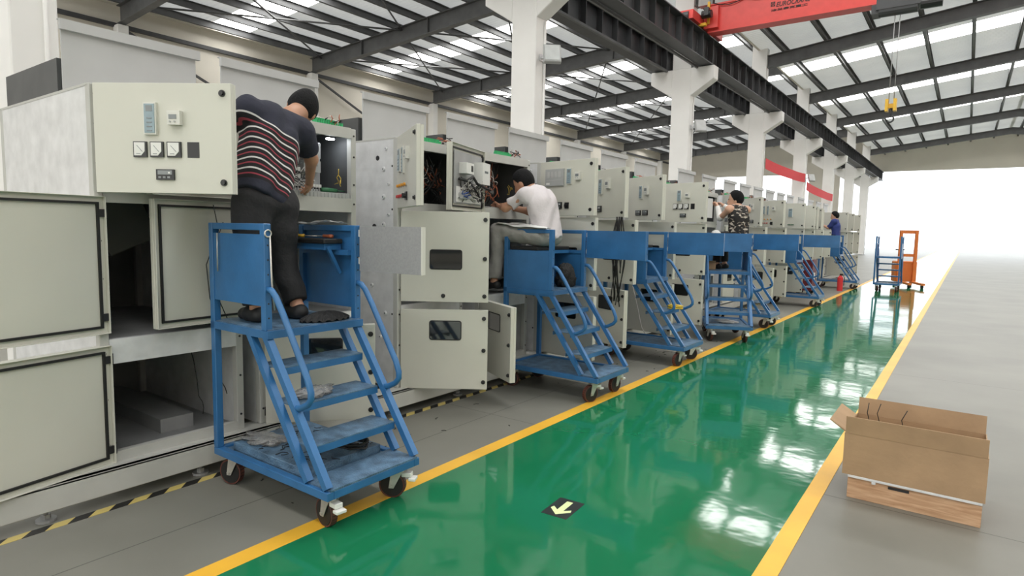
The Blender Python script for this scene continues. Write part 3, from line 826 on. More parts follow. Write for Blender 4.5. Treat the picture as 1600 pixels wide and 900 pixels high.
# cabinet where the seated man works
cC = cabinet(4.48, 'open wired cabinet in front of the seated man in the pale shirt', 163, 'pair', 165, 118, 2)
cdoor = [o for o in cC.children if o.name.startswith('control_door')][0]
part('door_plate', 'galvanised_dull', cdoor, B(-0.012, -0.006, 0.06, 0.66, 0.06, 0.49))
part('protection_relay', ['white_face', 'screen_grey'], cdoor, lambda m: (m.box(-0.1, -0.012, 0.07, 0.25, 0.24, 0.43), setattr(m, 'cur', 1), m.box(-0.101, -0.1, 0.12, 0.2, 0.34, 0.36)))
part('power_supply', ['white_face', 'black_plastic'], cdoor, lambda m: (m.box(-0.08, -0.012, 0.4, 0.56, 0.31, 0.4), setattr(m, 'cur', 1), m.box(-0.082, -0.08, 0.42, 0.46, 0.33, 0.38)))
part('wire_harness', 'wire_black', cdoor, lambda m: (m.tube([(-0.03, 0.6, 0.26), (-0.06, 0.5, 0.25), (-0.08, 0.42, 0.29), (-0.07, 0.3, 0.24), (-0.1, 0.1, 0.2), (-0.05, 0.0, 0.3)], 0.012, 8), m.tube([(-0.04, 0.4, 0.25), (-0.09, 0.34, 0.16), (-0.06, 0.2, 0.1)], 0.01, 8)))
wires(cdoor, 22, 41, (-0.1, -0.015, 0.08, 0.6, 0.07, 0.28), ['wire_black', 'wire_white'], 'door_wires', 0.003, 0.05)
wires(cdoor, 5, 42, (-0.1, -0.03, 0.42, 0.6, 0.1, 0.16), ['wire_blue'], 'door_wires', 0.004, 0.02)
for i in range(8):
    part('terminal_block', 'relay_grey', cdoor, B(-0.05, -0.012, 0, 0.018, 0, 0.05), key='doorterm', loc=(0, 0.4 + 0.022 * i, 0.1))
part('wiring_board', 'white_face', cdoor, B(-0.016, -0.012, 0.09, 0.62, 0.07, 0.2))
part('mounting_plate', 'inner_sheet', cC, B(-0.4, -0.39, 0.05, 0.55, 1.68, 2.12))
wires(cC, 22, 43, (-0.38, -0.06, 0.06, 0.45, 1.7, 2.14), ['wire_black', 'wire_copper'], 'wire_bundle', 0.004)
wires(cC, 12, 44, (-0.36, -0.06, 0.06, 0.45, 1.9, 2.14), ['wire_white'], 'wire_bundle', 0.004)
wires(cC, 3, 45, (-0.2, -0.06, 0.6, 0.7, 1.85, 2.0), ['wire_yellow'], 'earth_wires', 0.003)
part('contactor', 'inner_sheet', cC, lambda m: m.box(-0.36, -0.16, 0.12, 0.42, 1.83, 1.95), bevel=0.015)
breaker_row(cC, -0.38, 0.08, 1.72, 16, 0.024, 0.09)
# the row goes on
cD = cabinet(5.48, 'cabinet behind the seated man with a grey slotted unit on its instrument door', 100, 'slots', 96, 95, 1, True)
cE = cabinet(6.55, 'cabinet with a bright instrument door just past the grey slotted one', 119, 'dark', 105, 115, 1)
cF = cabinet(7.6, 'cabinet with two small dark meters low on its instrument door', 120, 'pair', 100, 100, 1)
cG = cabinet(8.66, 'cabinet with three white meters on its door, midway along the row', 100, 'meters', 96, 97, 1)
cH = cabinet(10.4, 'open cabinet at the hands of the man in the camouflage vest', 165, 'pair', 160, 165, 1)
relay_box(cH, -0.43, 0.1, 1.9, 0.1, 0.16, 0.16); breaker_row(cH, -0.43, 0.12, 1.72, 20)
wires(cH, 10, 51, (-0.35, -0.06, 0.1, 0.7, 1.67, 2.12), ['wire_black', 'wire_white'], 'wire_bundle', 0.004)
cI = cabinet(11.6, 'cabinet hidden behind the man in the camouflage vest', 150, 'pair', 0, 0, 1)
cK = cabinet(12.9, 'cabinet with a narrow-looking instrument door just right of the camouflage vest', 140, 'pair', 130, 110, 1)
cL = cabinet(14.0, 'far cabinet with red push buttons on its door, above the fifth blue gate', 125, 'buttons', 118, 110, 1)
cM = cabinet(15.1, 'far cabinet with a row of buttons low on its door, past the red-button one', 100, 'plain', 96, 80, 1)
cN = cabinet(16.2, 'far cabinet with an almost blank instrument door turned to the aisle', 98, 'blank', 92, 0, 1)
cO = cabinet(17.3, 'far cabinet beside the dark red truck, its wide middle door open', 120, 'blank', 88, 0, 1)
cP = cabinet(18.4, 'cabinet at the back of the man in blue, plain instrument door ajar', 130, 'plain', 80, 20, 1)
cQ = cabinet(19.8, 'far cabinet directly in front of the man in blue', 150, 'blank', 0, 0, 0)
cR = cabinet(21.2, 'third cabinet from the far end, wide cream door turned to the aisle', 100, 'blank', 86, 0, 0)
cS = cabinet(22.5, 'second cabinet from the far end, wide door open past the man in blue', 100, 'plain', 92, 90, 0)
cT = cabinet(23.8, 'farthest cabinet of the whole row', 95, 'blank', 88, 85, 0)

# base channel under the row, on levelling feet
base = empty('base_channel', (FX, 0.5, 0), 0, 'long pale steel channel carrying the row of cabinets', 'base rail')
part('channel', 'frame_grey', base, lambda m: (m.box(0.06, 0.1, 0.0, 24.3, 0.07, 0.2), m.box(-0.1, 0.1, 0, 24.3, 0.185, 0.2), m.box(-1.4, -1.3, 0, 24.3, 0.07, 0.2)), bevel=0.004)
for k in range(31):
    for x in (0.02, -1.35):
        part('levelling_foot', 'galvanised_dull', base, lambda m: (m.cyl((0, 0, 0), (0, 0, 0.012), 0.045, 12), m.cyl((0, 0, 0.012), (0, 0, 0.19), 0.01, 8), m.cyl((0, 0, 0.012), (0, 0, 0.035), 0.022, 6)), key='foot', loc=(x, 0.55 + 0.78 * k, 0))

# ================================================================== platform carts
PZ = 0.955
TREADS = ((0.60, 0.765), (0.73, 0.59), (0.87, 0.408))      # front edge x, top z
def caster(c, x, y, turn, brake=True):
    k = part('caster', 'zinc', c, lambda m: (m.box(-0.045, 0.045, -0.04, 0.04, 0.172, 0.182), m.cyl((0, 0, 0.172), (0, 0, 0.155), 0.03, 12),
        [m.prism([(-0.035, 0.16), (0.03, 0.16), (-0.022, 0.06), (-0.05, 0.06)], 'y', s * 0.028 - 0.002, s * 0.028 + 0.002) for s in (-1, 1)],
        m.cyl((-0.036, -0.036, 0.075), (-0.036, 0.036, 0.075), 0.009, 8)), key='fork', loc=(x, y, 0), rot=turn)
    part('wheel', ['black_rubber', 'wheel_red'], k, lambda m: (m.cyl((-0.036, -0.02, 0.0755), (-0.036, 0.02, 0.0755), 0.066, 22), setattr(m, 'cur', 1),
        m.cyl((-0.036, -0.017, 0.0755), (-0.036, 0.017, 0.0755), 0.0755, 24)), key='wheel', bevel=0.002)
    if brake:
        part('brake_pedal', 'white_face', k, lambda m: (m.box(0.02, 0.075, -0.022, 0.022, 0.125, 0.15), m.box(0.06, 0.1, -0.028, 0.028, 0.105, 0.122), m.box(-0.01, 0.03, -0.015, 0.015, 0.14, 0.165)), key='brake', bevel=0.003)

def cart(loc, rz, label, gate=None, gate_len=0.62, gate_mat='cart_blue', low_panel=False, bench='rear', turns=(0.2, 0.5, 0.0, 0.3), name='platform_cart', tray=False):
    c = empty(name, (loc[0], loc[1], 0), R(rz), label, 'platform cart', 'blue step carts along the cabinets')
    bl = 'cart_blue'
    CW = 0.62
    part('base_frame', bl, c, lambda m: (m.box(0, 1.03, 0, 0.04, 0.182, 0.225), m.box(0, 1.03, CW - 0.04, CW, 0.182, 0.225), m.box(0, 0.04, 0.04, CW - 0.04, 0.182, 0.225), m.box(0.99, 1.03, 0.04, CW - 0.04, 0.182, 0.225)), key='cbase', bevel=0.003)
    part('base_deck', 'tread_blue', c, B(0.04, 0.82, 0.04, CW - 0.04, 0.2, 0.212), key='cdeck')
    part('bottom_tread', 'tread_blue', c, lambda m: (m.box(0.82, 1.03, 0.02, CW - 0.02, 0.225, 0.234)), key='ctread0')
    for y in (0.0, CW - 0.04):
        part('rear_post', bl, c, B(0, 0.04, 0, 0.04, 0.225, 1.505), key='crear', loc=(0, y, 0), bevel=0.003)
        fp = part('front_post', bl, c, B(0.50, 0.54, 0, 0.04, PZ, 1.505), key='cfront', loc=(0, y, 0), bevel=0.003)
        part('post_holes', 'black_plastic', fp, lambda m: [m.cyl((0.54, 0.02, 1.02 + 0.075 * k), (0.5405, 0.02, 1.02 + 0.075 * k), 0.005, 8) for k in range(6)], key='choles')
        part('top_rail', bl, c, B(0.04, 0.50, 0.004, 0.036, 1.47, 1.505), key='crail', loc=(0, y, 0), bevel=0.003)
        for dx in (0.0, -0.15):
            part('stringer', bl, c, lambda m: m.bar((0.52, 0.02, PZ - 0.03), (1.01, 0.02, 0.235), 0.036, 0.036), key='cstr', loc=(dx, y, 0))
        part('handrail', bl, c, lambda m: m.tube([(0.535, 0.02, 1.17), (0.57, 0.02, 1.165), (0.605, 0.02, 1.135), (0.66, 0.02, 1.06), (0.76, 0.02, 0.905), (0.86, 0.02, 0.75), (0.885, 0.02, 0.69), (0.885, 0.02, 0.655), (0.86, 0.02, 0.625), (0.80, 0.02, 0.595), (0.74, 0.02, 0.585)], 0.0165, 10), key='chand', loc=(0, y, 0))
        z0, z1 = (0.9, 1.3) if low_panel else ((1.08, 1.45) if y == 0 else (1.02, 1.5))
        part('side_panel', bl, c, B(0.03, 0.51, 0.006, 0.012, z0, z1), key='cpan%.2f' % z0, loc=(0, y if y == 0 else y + 0.02, 0))
        if low_panel:
            part('mid_rail', bl, c, B(0.04, 0.5, 0.01, 0.03, 1.28, 1.31), key='cmid', loc=(0, y, 0))
    part('platform', ['cart_blue', 'tread_blue'], c, lambda m: (m.box(0, 0.56, 0, 0.04, PZ - 0.04, PZ), m.box(0, 0.56, CW - 0.04, CW, PZ - 0.04, PZ), m.box(0, 0.04, 0.04, CW - 0.04, PZ - 0.04, PZ), m.box(0.52, 0.56, 0.04, CW - 0.04, PZ - 0.04, PZ),
        setattr(m, 'cur', 1), m.box(0.01, 0.55, 0.01, CW - 0.01, PZ, PZ + 0.006)), key='cplat')
    for xf, z in TREADS:
        part('tread', ['tread_blue', 'cart_blue'], c, lambda m: (m.box(xf - 0.19, xf, 0.038, CW - 0.038, z - 0.006, z), setattr(m, 'cur', 1), m.box(xf - 0.006, xf, 0.038, CW - 0.038, z - 0.042, z - 0.006), m.box(xf - 0.19, xf - 0.184, 0.038, CW - 0.038, z - 0.036, z - 0.006)), key='ctread%.2f' % xf)
    for (x, y, t) in ((0.1, 0.08, turns[0]), (0.1, CW - 0.08, turns[1]), (0.95, 0.08, turns[2]), (0.95, CW - 0.08, turns[3])):
        caster(c, x, y, t, x > 0.5)
    if gate is not None:
        g = part('gate', [gate_mat, 'cream_edge'], c, lambda m: (m.box(0.0, gate_len, -0.006, 0.006, 0, 0.262), m.box(gate_len - 0.022, gate_len, -0.012, -0.006, 0, 0.262) if False else None,
            setattr(m, 'cur', 1 if gate_mat != bl else 0), m.box(gate_len, gate_len + 0.006, -0.008, 0.022, 0, 0.262)), loc=(0.545, CW - 0.006, 1.24), rot=R(gate))
        for hz in (0.04, 0.2):
            part('hinge', 'zinc', g, lambda m: m.cyl((-0.006, 0, 0), (-0.006, 0, 0.04), 0.008, 8), key='ghinge', loc=(0, 0, hz))
    if bench == 'rear':
        b = part('bench', 'black_rubber', c, B(0.06, 0.36, 0.03, CW - 0.03, 1.31, 1.345), key='cbench', bevel=0.006)
        part('bench_support', bl, b, lambda m: (m.box(0.06, 0.09, 0.02, CW - 0.02, 1.28, 1.31), m.box(0.33, 0.36, 0.02, CW - 0.02, 1.28, 1.31)), key='cbsup')
    elif bench == 'side':
        b = part('bench', 'black_rubber', c, B(0.06, 0.42, 0.455, CW - 0.03, 1.395, 1.425), key='cbench2', bevel=0.006)
        part('bench_support', bl, b, lambda m: (m.box(0.06, 0.5, CW - 0.06, CW - 0.03, 1.33, 1.36), m.bar((0.4, CW - 0.04, 1.22), (0.4, CW - 0.13, 1.38), 0.02, 0.02), m.box(0.06, 0.4, 0.47, CW - 0.03, 1.36, 1.395)), key='cbsup2')
    if tray:
        part('chequer_plate', 'tread_blue', c, B(0.1, 0.78, 0.06, CW - 0.06, 0.212, 0.262), bevel=0.004)
    return c

cart1 = cart((-3.41, 1.80), 0, 'nearest blue step cart carrying the man in the striped shirt', 4, 0.47, 'speckled_sheet', bench='side', tray=True, turns=(0.3, 0.4, -0.1, 0.5))
part('seal_wire', 'zinc', cart1, lambda m: m.tube([(0.1, -0.004, 1.45), (0.105, -0.008, 1.36), (0.1, -0.006, 1.24)], 0.004, 6))
part('latch_rod', 'zinc', cart1, lambda m: (m.tube([(0.545, 0.03, 1.44), (0.548, 0.035, 1.2), (0.545, 0.05, 1.06)], 0.005, 6), m.tube([(0.545, 0.02 + 0.018 * math.cos(a), 1.455 + 0.018 * math.sin(a)) for a in [R(t) for t in range(0, 360, 30)]], 0.004, 6, True)))
cart2 = cart((-3.52, 4.69), 0, 'second blue step cart, the one the man in the pale shirt sits on', -9, 0.66, low_panel=True, turns=(0.2, 0.2, 1.2, 1.4))
cart3 = cart((-3.48, 6.62), 0, 'third blue step cart with a yellow cable coil on its step', 2, 0.66, low_panel=True, turns=(0.2, 0.5, 1.3, 0.4))
cart4 = cart((-3.26, 9.41), -66, 'blue step cart turned stairs first toward the viewer, under the camouflage vest', 93 + 180, 0.56, low_panel=True, turns=(0.2, 0.5, 0.4, 0.2))
cart5 = cart((-3.45, 10.25), 0, 'blue step cart half hidden behind the turned one', 0, 0.7, low_panel=True)
cart6 = cart((-3.42, 14.05), 0, 'far blue step cart standing below the cabinet with red buttons', 5, 0.7, low_panel=True)
cart7 = cart((-3.45, 19.75), 0, 'farthest step cart of the row, the man in blue sitting on it', None, low_panel=True)
cart8 = cart((-1.4, 19.6), 90, 'distant blue cart standing alone across the aisle', None, low_panel=True, bench=None)

# ================================================================== people (continuous surfaces from smooth-blended volumes)
def surface_nets(F, org, h):
    s = F < 0
    nx, ny, nz = F.shape
    acc = np.zeros((nx - 1, ny - 1, nz - 1, 3)); cnt = np.zeros((nx - 1, ny - 1, nz - 1))
    corners = [(i, j, k) for i in (0, 1) for j in (0, 1) for k in (0, 1)]
    def sl(c): return tuple(slice(c[a], F.shape[a] - 1 + c[a]) for a in range(3))
    for a in range(3):
        for c in corners:
            if c[a]: continue
            d = list(c); d[a] = 1
            f0 = F[sl(c)]; f1 = F[sl(d)]
            m = (f0 < 0) != (f1 < 0)
            t = np.where(m, f0 / np.where(m, f0 - f1, 1), 0)
            for b in range(3):
                acc[..., b] += np.where(m, c[b] + (t if b == a else 0), 0)
            cnt += m
    act = cnt > 0
    idx = -np.ones(act.shape, int); idx[act] = np.arange(act.sum())
    base = np.argwhere(act)
    P = (base + acc[act] / cnt[act][:, None]) * h + org
    faces = []
    for a in range(3):
        b, c = (a + 1) % 3, (a + 2) % 3
        sh = [slice(None)] * 3; sh2 = [slice(None)] * 3
        sh[a] = slice(0, -1); sh2[a] = slice(1, None)
        x = s[tuple(sh)] != s[tuple(sh2)]
        e = np.argwhere(x)
        e = e[(e[:, b] > 0) & (e[:, c] > 0) & (e[:, b] < F.shape[b] - 1) & (e[:, c] < F.shape[c] - 1)]
        if not len(e): continue
        inside = s[tuple(e.T)]
        def cell(db, dc):
            q = e.copy(); q[:, b] -= db; q[:, c] -= dc
            return idx[tuple(q.T)]
        q = np.stack([cell(0, 0), cell(1, 0), cell(1, 1), cell(0, 1)], 1)
        q[~inside] = q[~inside][:, ::-1]
        faces.append(q)
    return P, np.concatenate(faces)

def sdf_mesh(name, prims, mt, h=0.009, k=0.03, wr=0.0, seed=0, along=None):
    """prims: ('c', a, b, ra, rb[, cuts]) tapered capsule, ('e', centre, radii, axes[, cuts]) ellipsoid; cuts = (point, normal) kept where normal points away"""
    lo = np.array([1e9] * 3); hi = -lo
    for p in prims:
        if p[0] == 'c':
            a, b, r = np.array(p[1]), np.array(p[2]), max(p[3], p[4])
            lo = np.minimum(lo, np.minimum(a, b) - r); hi = np.maximum(hi, np.maximum(a, b) + r)
        else:
            r = max(p[2]); lo = np.minimum(lo, np.array(p[1]) - r); hi = np.maximum(hi, np.array(p[1]) + r)
    lo -= 4 * h + wr; hi += 4 * h + wr
    n = np.ceil((hi - lo) / h).astype(int) + 1
    ax = [lo[i] + h * np.arange(n[i]) for i in range(3)]
    F = np.full(n, 0.2)
    for p in prims:
        if p[0] == 'c':
            a, b = np.array(p[1], float), np.array(p[2], float); r = max(p[3], p[4])
            l, u = np.minimum(a, b) - r - k - 2 * h, np.maximum(a, b) + r + k + 2 * h
        else:
            a = np.array(p[1], float); r = max(p[2]); l, u = a - r - k - 2 * h, a + r + k + 2 * h
        ss = tuple(slice(max(0, int((l[i] - lo[i]) / h)), min(n[i], int((u[i] - lo[i]) / h) + 2)) for i in range(3))
        G = np.stack(np.meshgrid(*[ax[i][ss[i]] for i in range(3)], indexing='ij'), -1)
        if p[0] == 'c':
            ab = b - a; L2 = max(ab @ ab, 1e-9)
            t = np.clip(((G - a) @ ab) / L2, 0, 1)
            d = np.linalg.norm(G - a - t[..., None] * ab, axis=-1) - (p[3] + (p[4] - p[3]) * t)
            cuts = p[5] if len(p) > 5 else ()
        else:
            A = np.array(p[3], float)
            q = ((G - a) @ A.T) / np.array(p[2])
            nq = np.linalg.norm(q, axis=-1)
            g = np.linalg.norm(q / np.array(p[2]), axis=-1)
            d = nq * (nq - 1) / np.maximum(g, 1e-6)
            cuts = p[4] if len(p) > 4 else ()
        for cp, cn in cuts:
            cn = np.array(cn, float); cn /= np.linalg.norm(cn)
            d = np.maximum(d, (G - np.array(cp)) @ cn)
        f = F[ss]
        hh = np.maximum(k - np.abs(f - d), 0) / k
        F[ss] = np.minimum(f, d) - hh * hh * k * 0.25
    if wr > 0:
        rs = np.random.RandomState(seed)
        X, Y, Z = np.meshgrid(*ax, indexing='ij')
        for i in range(5):
            v = rs.normal(size=3); v *= (18 + 10 * i) / np.linalg.norm(v); ph = rs.rand() * 6
            w = rs.normal(size=3) * 9
            F += wr / (1 + 0.5 * i) * np.sin(X * v[0] + Y * v[1] + Z * v[2] + ph + 1.2 * np.sin(X * w[0] + Y * w[1] + Z * w[2]))
    F = np.clip(F, -0.2, 0.2)
    P, Q = surface_nets(F, lo, h)
    me = bpy.data.meshes.new(name)
    me.vertices.add(len(P)); me.vertices.foreach_set('co', P.astype(np.float32).ravel())
    me.loops.add(Q.size); me.loops.foreach_set('vertex_index', Q.astype(np.int32).ravel())
    me.polygons.add(len(Q)); me.polygons.foreach_set('loop_start', np.arange(0, Q.size, 4, dtype=np.int32))
    me.update(calc_edges=True); me.validate()
    me.polygons.foreach_set('use_smooth', [True] * len(me.polygons))
    me.materials.append(MATS[mt])
    if along is not None:
        o_, a_ = np.array(along[0]), np.array(along[1])
        at = me.attributes.new('along', 'FLOAT', 'POINT')
        co = np.empty(len(me.vertices) * 3, np.float32); me.vertices.foreach_get('co', co)
        co = co.reshape(-1, 3)
        at.data.foreach_set('value', ((co - o_) @ a_ + 0.006 * np.sin(co[:, 1] * 25)).astype(np.float32))
    me.update()
    return me

def V(*a): return np.array(a, float)
def unit(v): v = np.array(v, float); return v / np.linalg.norm(v)

def person(name, J, s, label, skin, shirt, trousers, face, headup, sleeve=0.75, vest=False, forearm=None, along=False, foot_dir=(-1, 0, 0), wr=0.0035, curl=(-1, 0, -0.2), shoes='shoe_black', bare=False, cat='person', h=0.009, hs=1.1, bag=1.0):
    J = {k: V(*v) for k, v in J.items()}
    org = V(J['pelvis'][0], J['pelvis'][1], min(J['ankL'][2], J['ankR'][2]) - 0.08)
    root = empty(name, tuple(org), 0, label, cat)
    for k_ in J: J[k_] = J[k_] - org
    def put(nm, me):
        o = bpy.data.objects.new(nm, me); COL.objects.link(o); o.parent = root; return o
    f = unit(face); u = unit(headup); u = unit(u - f * (u @ f)); sd = np.cross(f, u)
    A = np.stack([f, sd, u])
    I3 = np.eye(3)
    H = J['head']
    b_, s = s, s * hs
    spine = unit(J['neck'] - J['pelvis'])
    shx = unit(J['shR'] - J['shL'])
    fr = unit(np.cross(spine, shx)); 
    TA = np.stack([fr, shx, spine])
    hipx = unit(J['hipR'] - J['hipL'])
    # ---- body
    pr = [('e', H + u * 0.015 * s, (0.092 * s, 0.074 * s, 0.108 * s), A), ('e', H + f * 0.03 * s - u * 0.055 * s, (0.058 * s, 0.052 * s, 0.05 * s), A),
          ('c', H + f * 0.088 * s - u * 0.002 * s, H + f * 0.105 * s - u * 0.03 * s, 0.009 * s, 0.014 * s),
          ('e', H + f * 0.085 * s - u * 0.062 * s, (0.01 * s, 0.024 * s, 0.009 * s), A),
          ('c', J['neck'], H - u * 0.04 * s - f * 0.02 * s, 0.056 * s, 0.052 * s)]
    for sg in (-1, 1):
        pr.append(('e', H + sd * sg * 0.076 * s - f * 0.008 * s - u * 0.005 * s, (0.02 * s, 0.008 * s, 0.032 * s), A))
    s = b_
    ch = J['chest']
    pr += [('e', ch + spine * 0.02, (0.1 * s, 0.15 * s, 0.17 * s), TA), ('c', J['pelvis'] + spine * 0.06, ch, 0.105 * s, 0.115 * s),
           ('c', J['hipL'], J['hipR'], 0.095 * s, 0.095 * s), ('c', J['shL'], J['shR'], 0.062 * s, 0.062 * s), ('c', J['neck'] - spine * 0.03, J['shL'], 0.05 * s, 0.05 * s), ('c', J['neck'] - spine * 0.03, J['shR'], 0.05 * s, 0.05 * s)]
    for q in 'LR':
        sh, el, wr_ = J['sh' + q], J['el' + q], J['wr' + q]
        pr += [('c', sh, el, 0.05 * s, 0.041 * s), ('c', el, wr_, 0.04 * s, 0.027 * s)]
        pr += [('c', J['hip' + q], J['knee' + q], 0.085 * s, 0.057 * s), ('c', J['knee' + q], J['ank' + q], 0.054 * s, 0.036 * s)]
        fd = unit(foot_dir)
        pr += [('c', J['ank' + q] - V(0, 0, 0.03 * s) - fd * 0.02 * s, J['ank' + q] - V(0, 0, 0.045 * s) + fd * 0.13 * s, 0.036 * s, 0.026 * s)]
    put('body', sdf_mesh('body', pr, skin, h, 0.03))
    # ---- hands: palm and five separate fingers, curled
    for q in 'LR':
        wr_, el = J['wr' + q], J['el' + q]
        d = unit(wr_ - el); g = unit(V(*curl) - d * (V(*curl) @ d)) if abs(unit(curl) @ d) < 0.95 else unit(np.cross(d, V(0, 0, 1)))
        side = np.cross(d, g) * (1 if q == 'L' else -1)
        hp = [('c', wr_ - d * 0.02 * s, wr_ + d * 0.02 * s, 0.027 * s, 0.027 * s), ('c', wr_ + d * 0.03 * s - side * 0.018 * s, wr_ + d * 0.075 * s - side * 0.026 * s, 0.018 * s, 0.015 * s),
              ('c', wr_ + d * 0.03 * s + side * 0.016 * s, wr_ + d * 0.078 * s + side * 0.024 * s, 0.02 * s, 0.015 * s), ('c', wr_ + d * 0.03 * s, wr_ + d * 0.08 * s, 0.02 * s, 0.016 * s)]
        for i, (off, ln) in enumerate(((-0.03, 0.8), (-0.0105, 0.98), (0.0105, 1.0), (0.031, 0.88))):
            a = wr_ + d * 0.078 * s + side * off * s
            b = a + (d * 0.034 + g * 0.014) * s * ln + side * off * 0.12
            c_ = b + (d * 0.012 + g * 0.027) * s * ln
            e_ = c_ + (-d * 0.006 + g * 0.019) * s * ln
            hp += [('c', a, b, 0.0095 * s, 0.009 * s), ('c', b, c_, 0.009 * s, 0.0082 * s), ('c', c_, e_, 0.0082 * s, 0.0072 * s)]
        a = wr_ + d * 0.03 * s + side * 0.03 * s
        b = a + (d * 0.03 + side * 0.022 + g * 0.012) * s
        hp += [('c', a, b, 0.0125 * s, 0.0105 * s), ('c', b, b + (d * 0.026 + g * 0.016 + side * 0.002) * s, 0.0105 * s, 0.0085 * s)]
        put('hand', sdf_mesh('hand', hp, skin, 0.0045, 0.007))
    # ---- hair, eyes
    s = b_ * hs
    hc = [(H + f * 0.035 * s + u * 0.03 * s, unit(f * 1.0 - u * 0.55)), (H - u * 0.085 * s, -u)]
    put('hair', sdf_mesh('hair', [('e', H + u * 0.022 * s - f * 0.006 * s, (0.106 * s, 0.089 * s, 0.118 * s), A, hc)], 'hair', 0.006, 0.01, 0.0025, 5))
    for sg in (-1, 1):
        put('eye', sdf_mesh('eye', [('e', H + f * 0.088 * s + sd * sg * 0.032 * s + u * 0.012 * s, (0.006 * s, 0.013 * s, 0.006 * s), A)], 'black_plastic', 0.003, 0.003))
    # ---- shirt
    s = b_
    hem = J['pelvis'] - spine * 0.06 * s
    tc = [(hem, -spine)]
    sp = [('e', ch + spine * 0.02, (0.112 * s, 0.163 * s, 0.18 * s), TA), ('c', J['pelvis'] - spine * 0.02 + shx * 0.05 * s, ch + shx * 0.06 * s, 0.115 * s, 0.118 * s, tc), ('c', J['pelvis'] - spine * 0.02 - shx * 0.05 * s, ch - shx * 0.06 * s, 0.115 * s, 0.118 * s, tc)]
    nc = [(J['neck'] + spine * 0.03 * s, spine)]
    if vest:
        sp += [('c', J['shL'] + shx * 0.05, J['shR'] - shx * 0.05, 0.066 * s, 0.066 * s, nc)]
    else:
        sp += [('c', J['shL'], J['shR'], 0.072 * s, 0.072 * s), ('c', J['neck'] - spine * 0.035, J['shL'], 0.06 * s, 0.066 * s, nc), ('c', J['neck'] - spine * 0.035, J['shR'], 0.06 * s, 0.066 * s, nc)]
        for q in 'LR':
            sh, el = J['sh' + q], J['el' + q]
            e = sh + (el - sh) * sleeve
            sp.append(('c', sh, e, 0.068 * s, 0.062 * s, [(e, el - sh)]))
    al = (J['pelvis'] - spine * 0.01 * s, spine) if along else None
    put('shirt' if not vest else 'vest', sdf_mesh('shirt', sp, shirt, 0.008, 0.04, wr * 1.4, 3, al))
    if forearm:
        for q in 'LR':
            el, wr_ = J['el' + q], J['wr' + q]
            put('arm_sleeve', sdf_mesh('arm_sleeve', [('c', el + (J['sh' + q] - el) * 0.25, el, 0.05 * s, 0.049 * s, [(el + (J['sh' + q] - el) * 0.2, J['sh' + q] - el)]), ('c', el, wr_, 0.049 * s, 0.035 * s, [(wr_, wr_ - el)])], forearm, 0.008, 0.02))
    # ---- trousers
    tp = [('c', J['hipL'] - hipx * 0.0, J['hipR'], 0.112 * s, 0.112 * s), ('c', J['pelvis'] + spine * 0.03 - hipx * 0.05, J['pelvis'] + spine * 0.03 + hipx * 0.05, 0.1 * s, 0.1 * s)]
    for q in 'LR':
        hp_, kn, an = J['hip' + q], J['knee' + q], J['ank' + q]
        cut = [(an + (kn - an) * 0.06, an - kn)]
        tp += [('c', hp_, kn, 0.105 * s * bag, 0.08 * s * bag), ('c', kn, an, 0.079 * s * bag, 0.06 * s * bag, cut)]
    put('trousers', sdf_mesh('trousers', tp, trousers, 0.009, 0.03, wr * 1.1, 9))
    # ---- shoes
    fd = unit(foot_dir)
    for q in 'LR':
        an = J['ank' + q]
        c0 = an - V(0, 0, 0.045 * s)
        floor_cut = [(an - V(0, 0, 0.082 * s), (0, 0, -1))]
        put('shoe', sdf_mesh('shoe', [('c', c0 - fd * 0.035 * s, c0 + fd * 0.06 * s, 0.05 * s, 0.05 * s, floor_cut), ('c', c0 + fd * 0.06 * s, c0 + fd * 0.15 * s - V(0, 0, 0.008), 0.05 * s, 0.04 * s, floor_cut)], shoes, 0.007, 0.02, 0.0015))
    return root

person('person', dict(pelvis=(-3.24, 2.04, 1.685), hipL=(-3.24, 1.965, 1.61), hipR=(-3.25, 2.135, 1.61), kneeL=(-3.22, 1.93, 1.325), kneeR=(-3.26, 2.155, 1.315), ankL=(-3.17, 1.935, 1.042), ankR=(-3.12, 2.16, 1.042),
    chest=(-3.29, 2.12, 1.985), neck=(-3.35, 2.29, 2.155), head=(-3.42, 2.42, 2.22), shL=(-3.3, 2.0, 2.13), elL=(-3.46, 1.95, 2.07), wrL=(-3.62, 2.06, 1.99), shR=(-3.31, 2.345, 2.065), elR=(-3.41, 2.48, 1.92), wrR=(-3.57, 2.58, 1.79)), 0.95,
    'man in a navy T-shirt with white and red stripes leaning into an open cabinet', 'skin', 'shirt_striped', 'trouser_black', (-0.75, 0.2, -0.6), (-0.35, 0.6, 0.6), 0.72, along=True, foot_dir=(-1, 0.1, 0), bag=1.12, wr=0.005)
person('person', dict(pelvis=(-3.17, 4.9, 1.455), hipL=(-3.2, 4.82, 1.45), hipR=(-3.2, 4.98, 1.45), kneeL=(-3.63, 4.75, 1.475), kneeR=(-3.61, 4.97, 1.48), ankL=(-3.69, 4.76, 1.0), ankR=(-3.68, 4.98, 1.0),
    chest=(-3.24, 4.9, 1.73), neck=(-3.34, 4.88, 1.875), head=(-3.43, 4.86, 1.935), shL=(-3.34, 4.74, 1.81), elL=(-3.52, 4.70, 1.7), wrL=(-3.69, 4.83, 1.715), shR=(-3.3, 5.06, 1.8), elR=(-3.5, 5.07, 1.68), wrR=(-3.69, 4.98, 1.715)), 0.92,
    'man in a pale short-sleeved shirt and grey trousers sitting on a cart at the cabinet', 'skin', 'shirt_white', 'trouser_grey', (-0.85, -0.1, -0.5), (-0.5, 0, 0.85), 0.7, foot_dir=(-1, 0, 0), bag=1.15, wr=0.006)
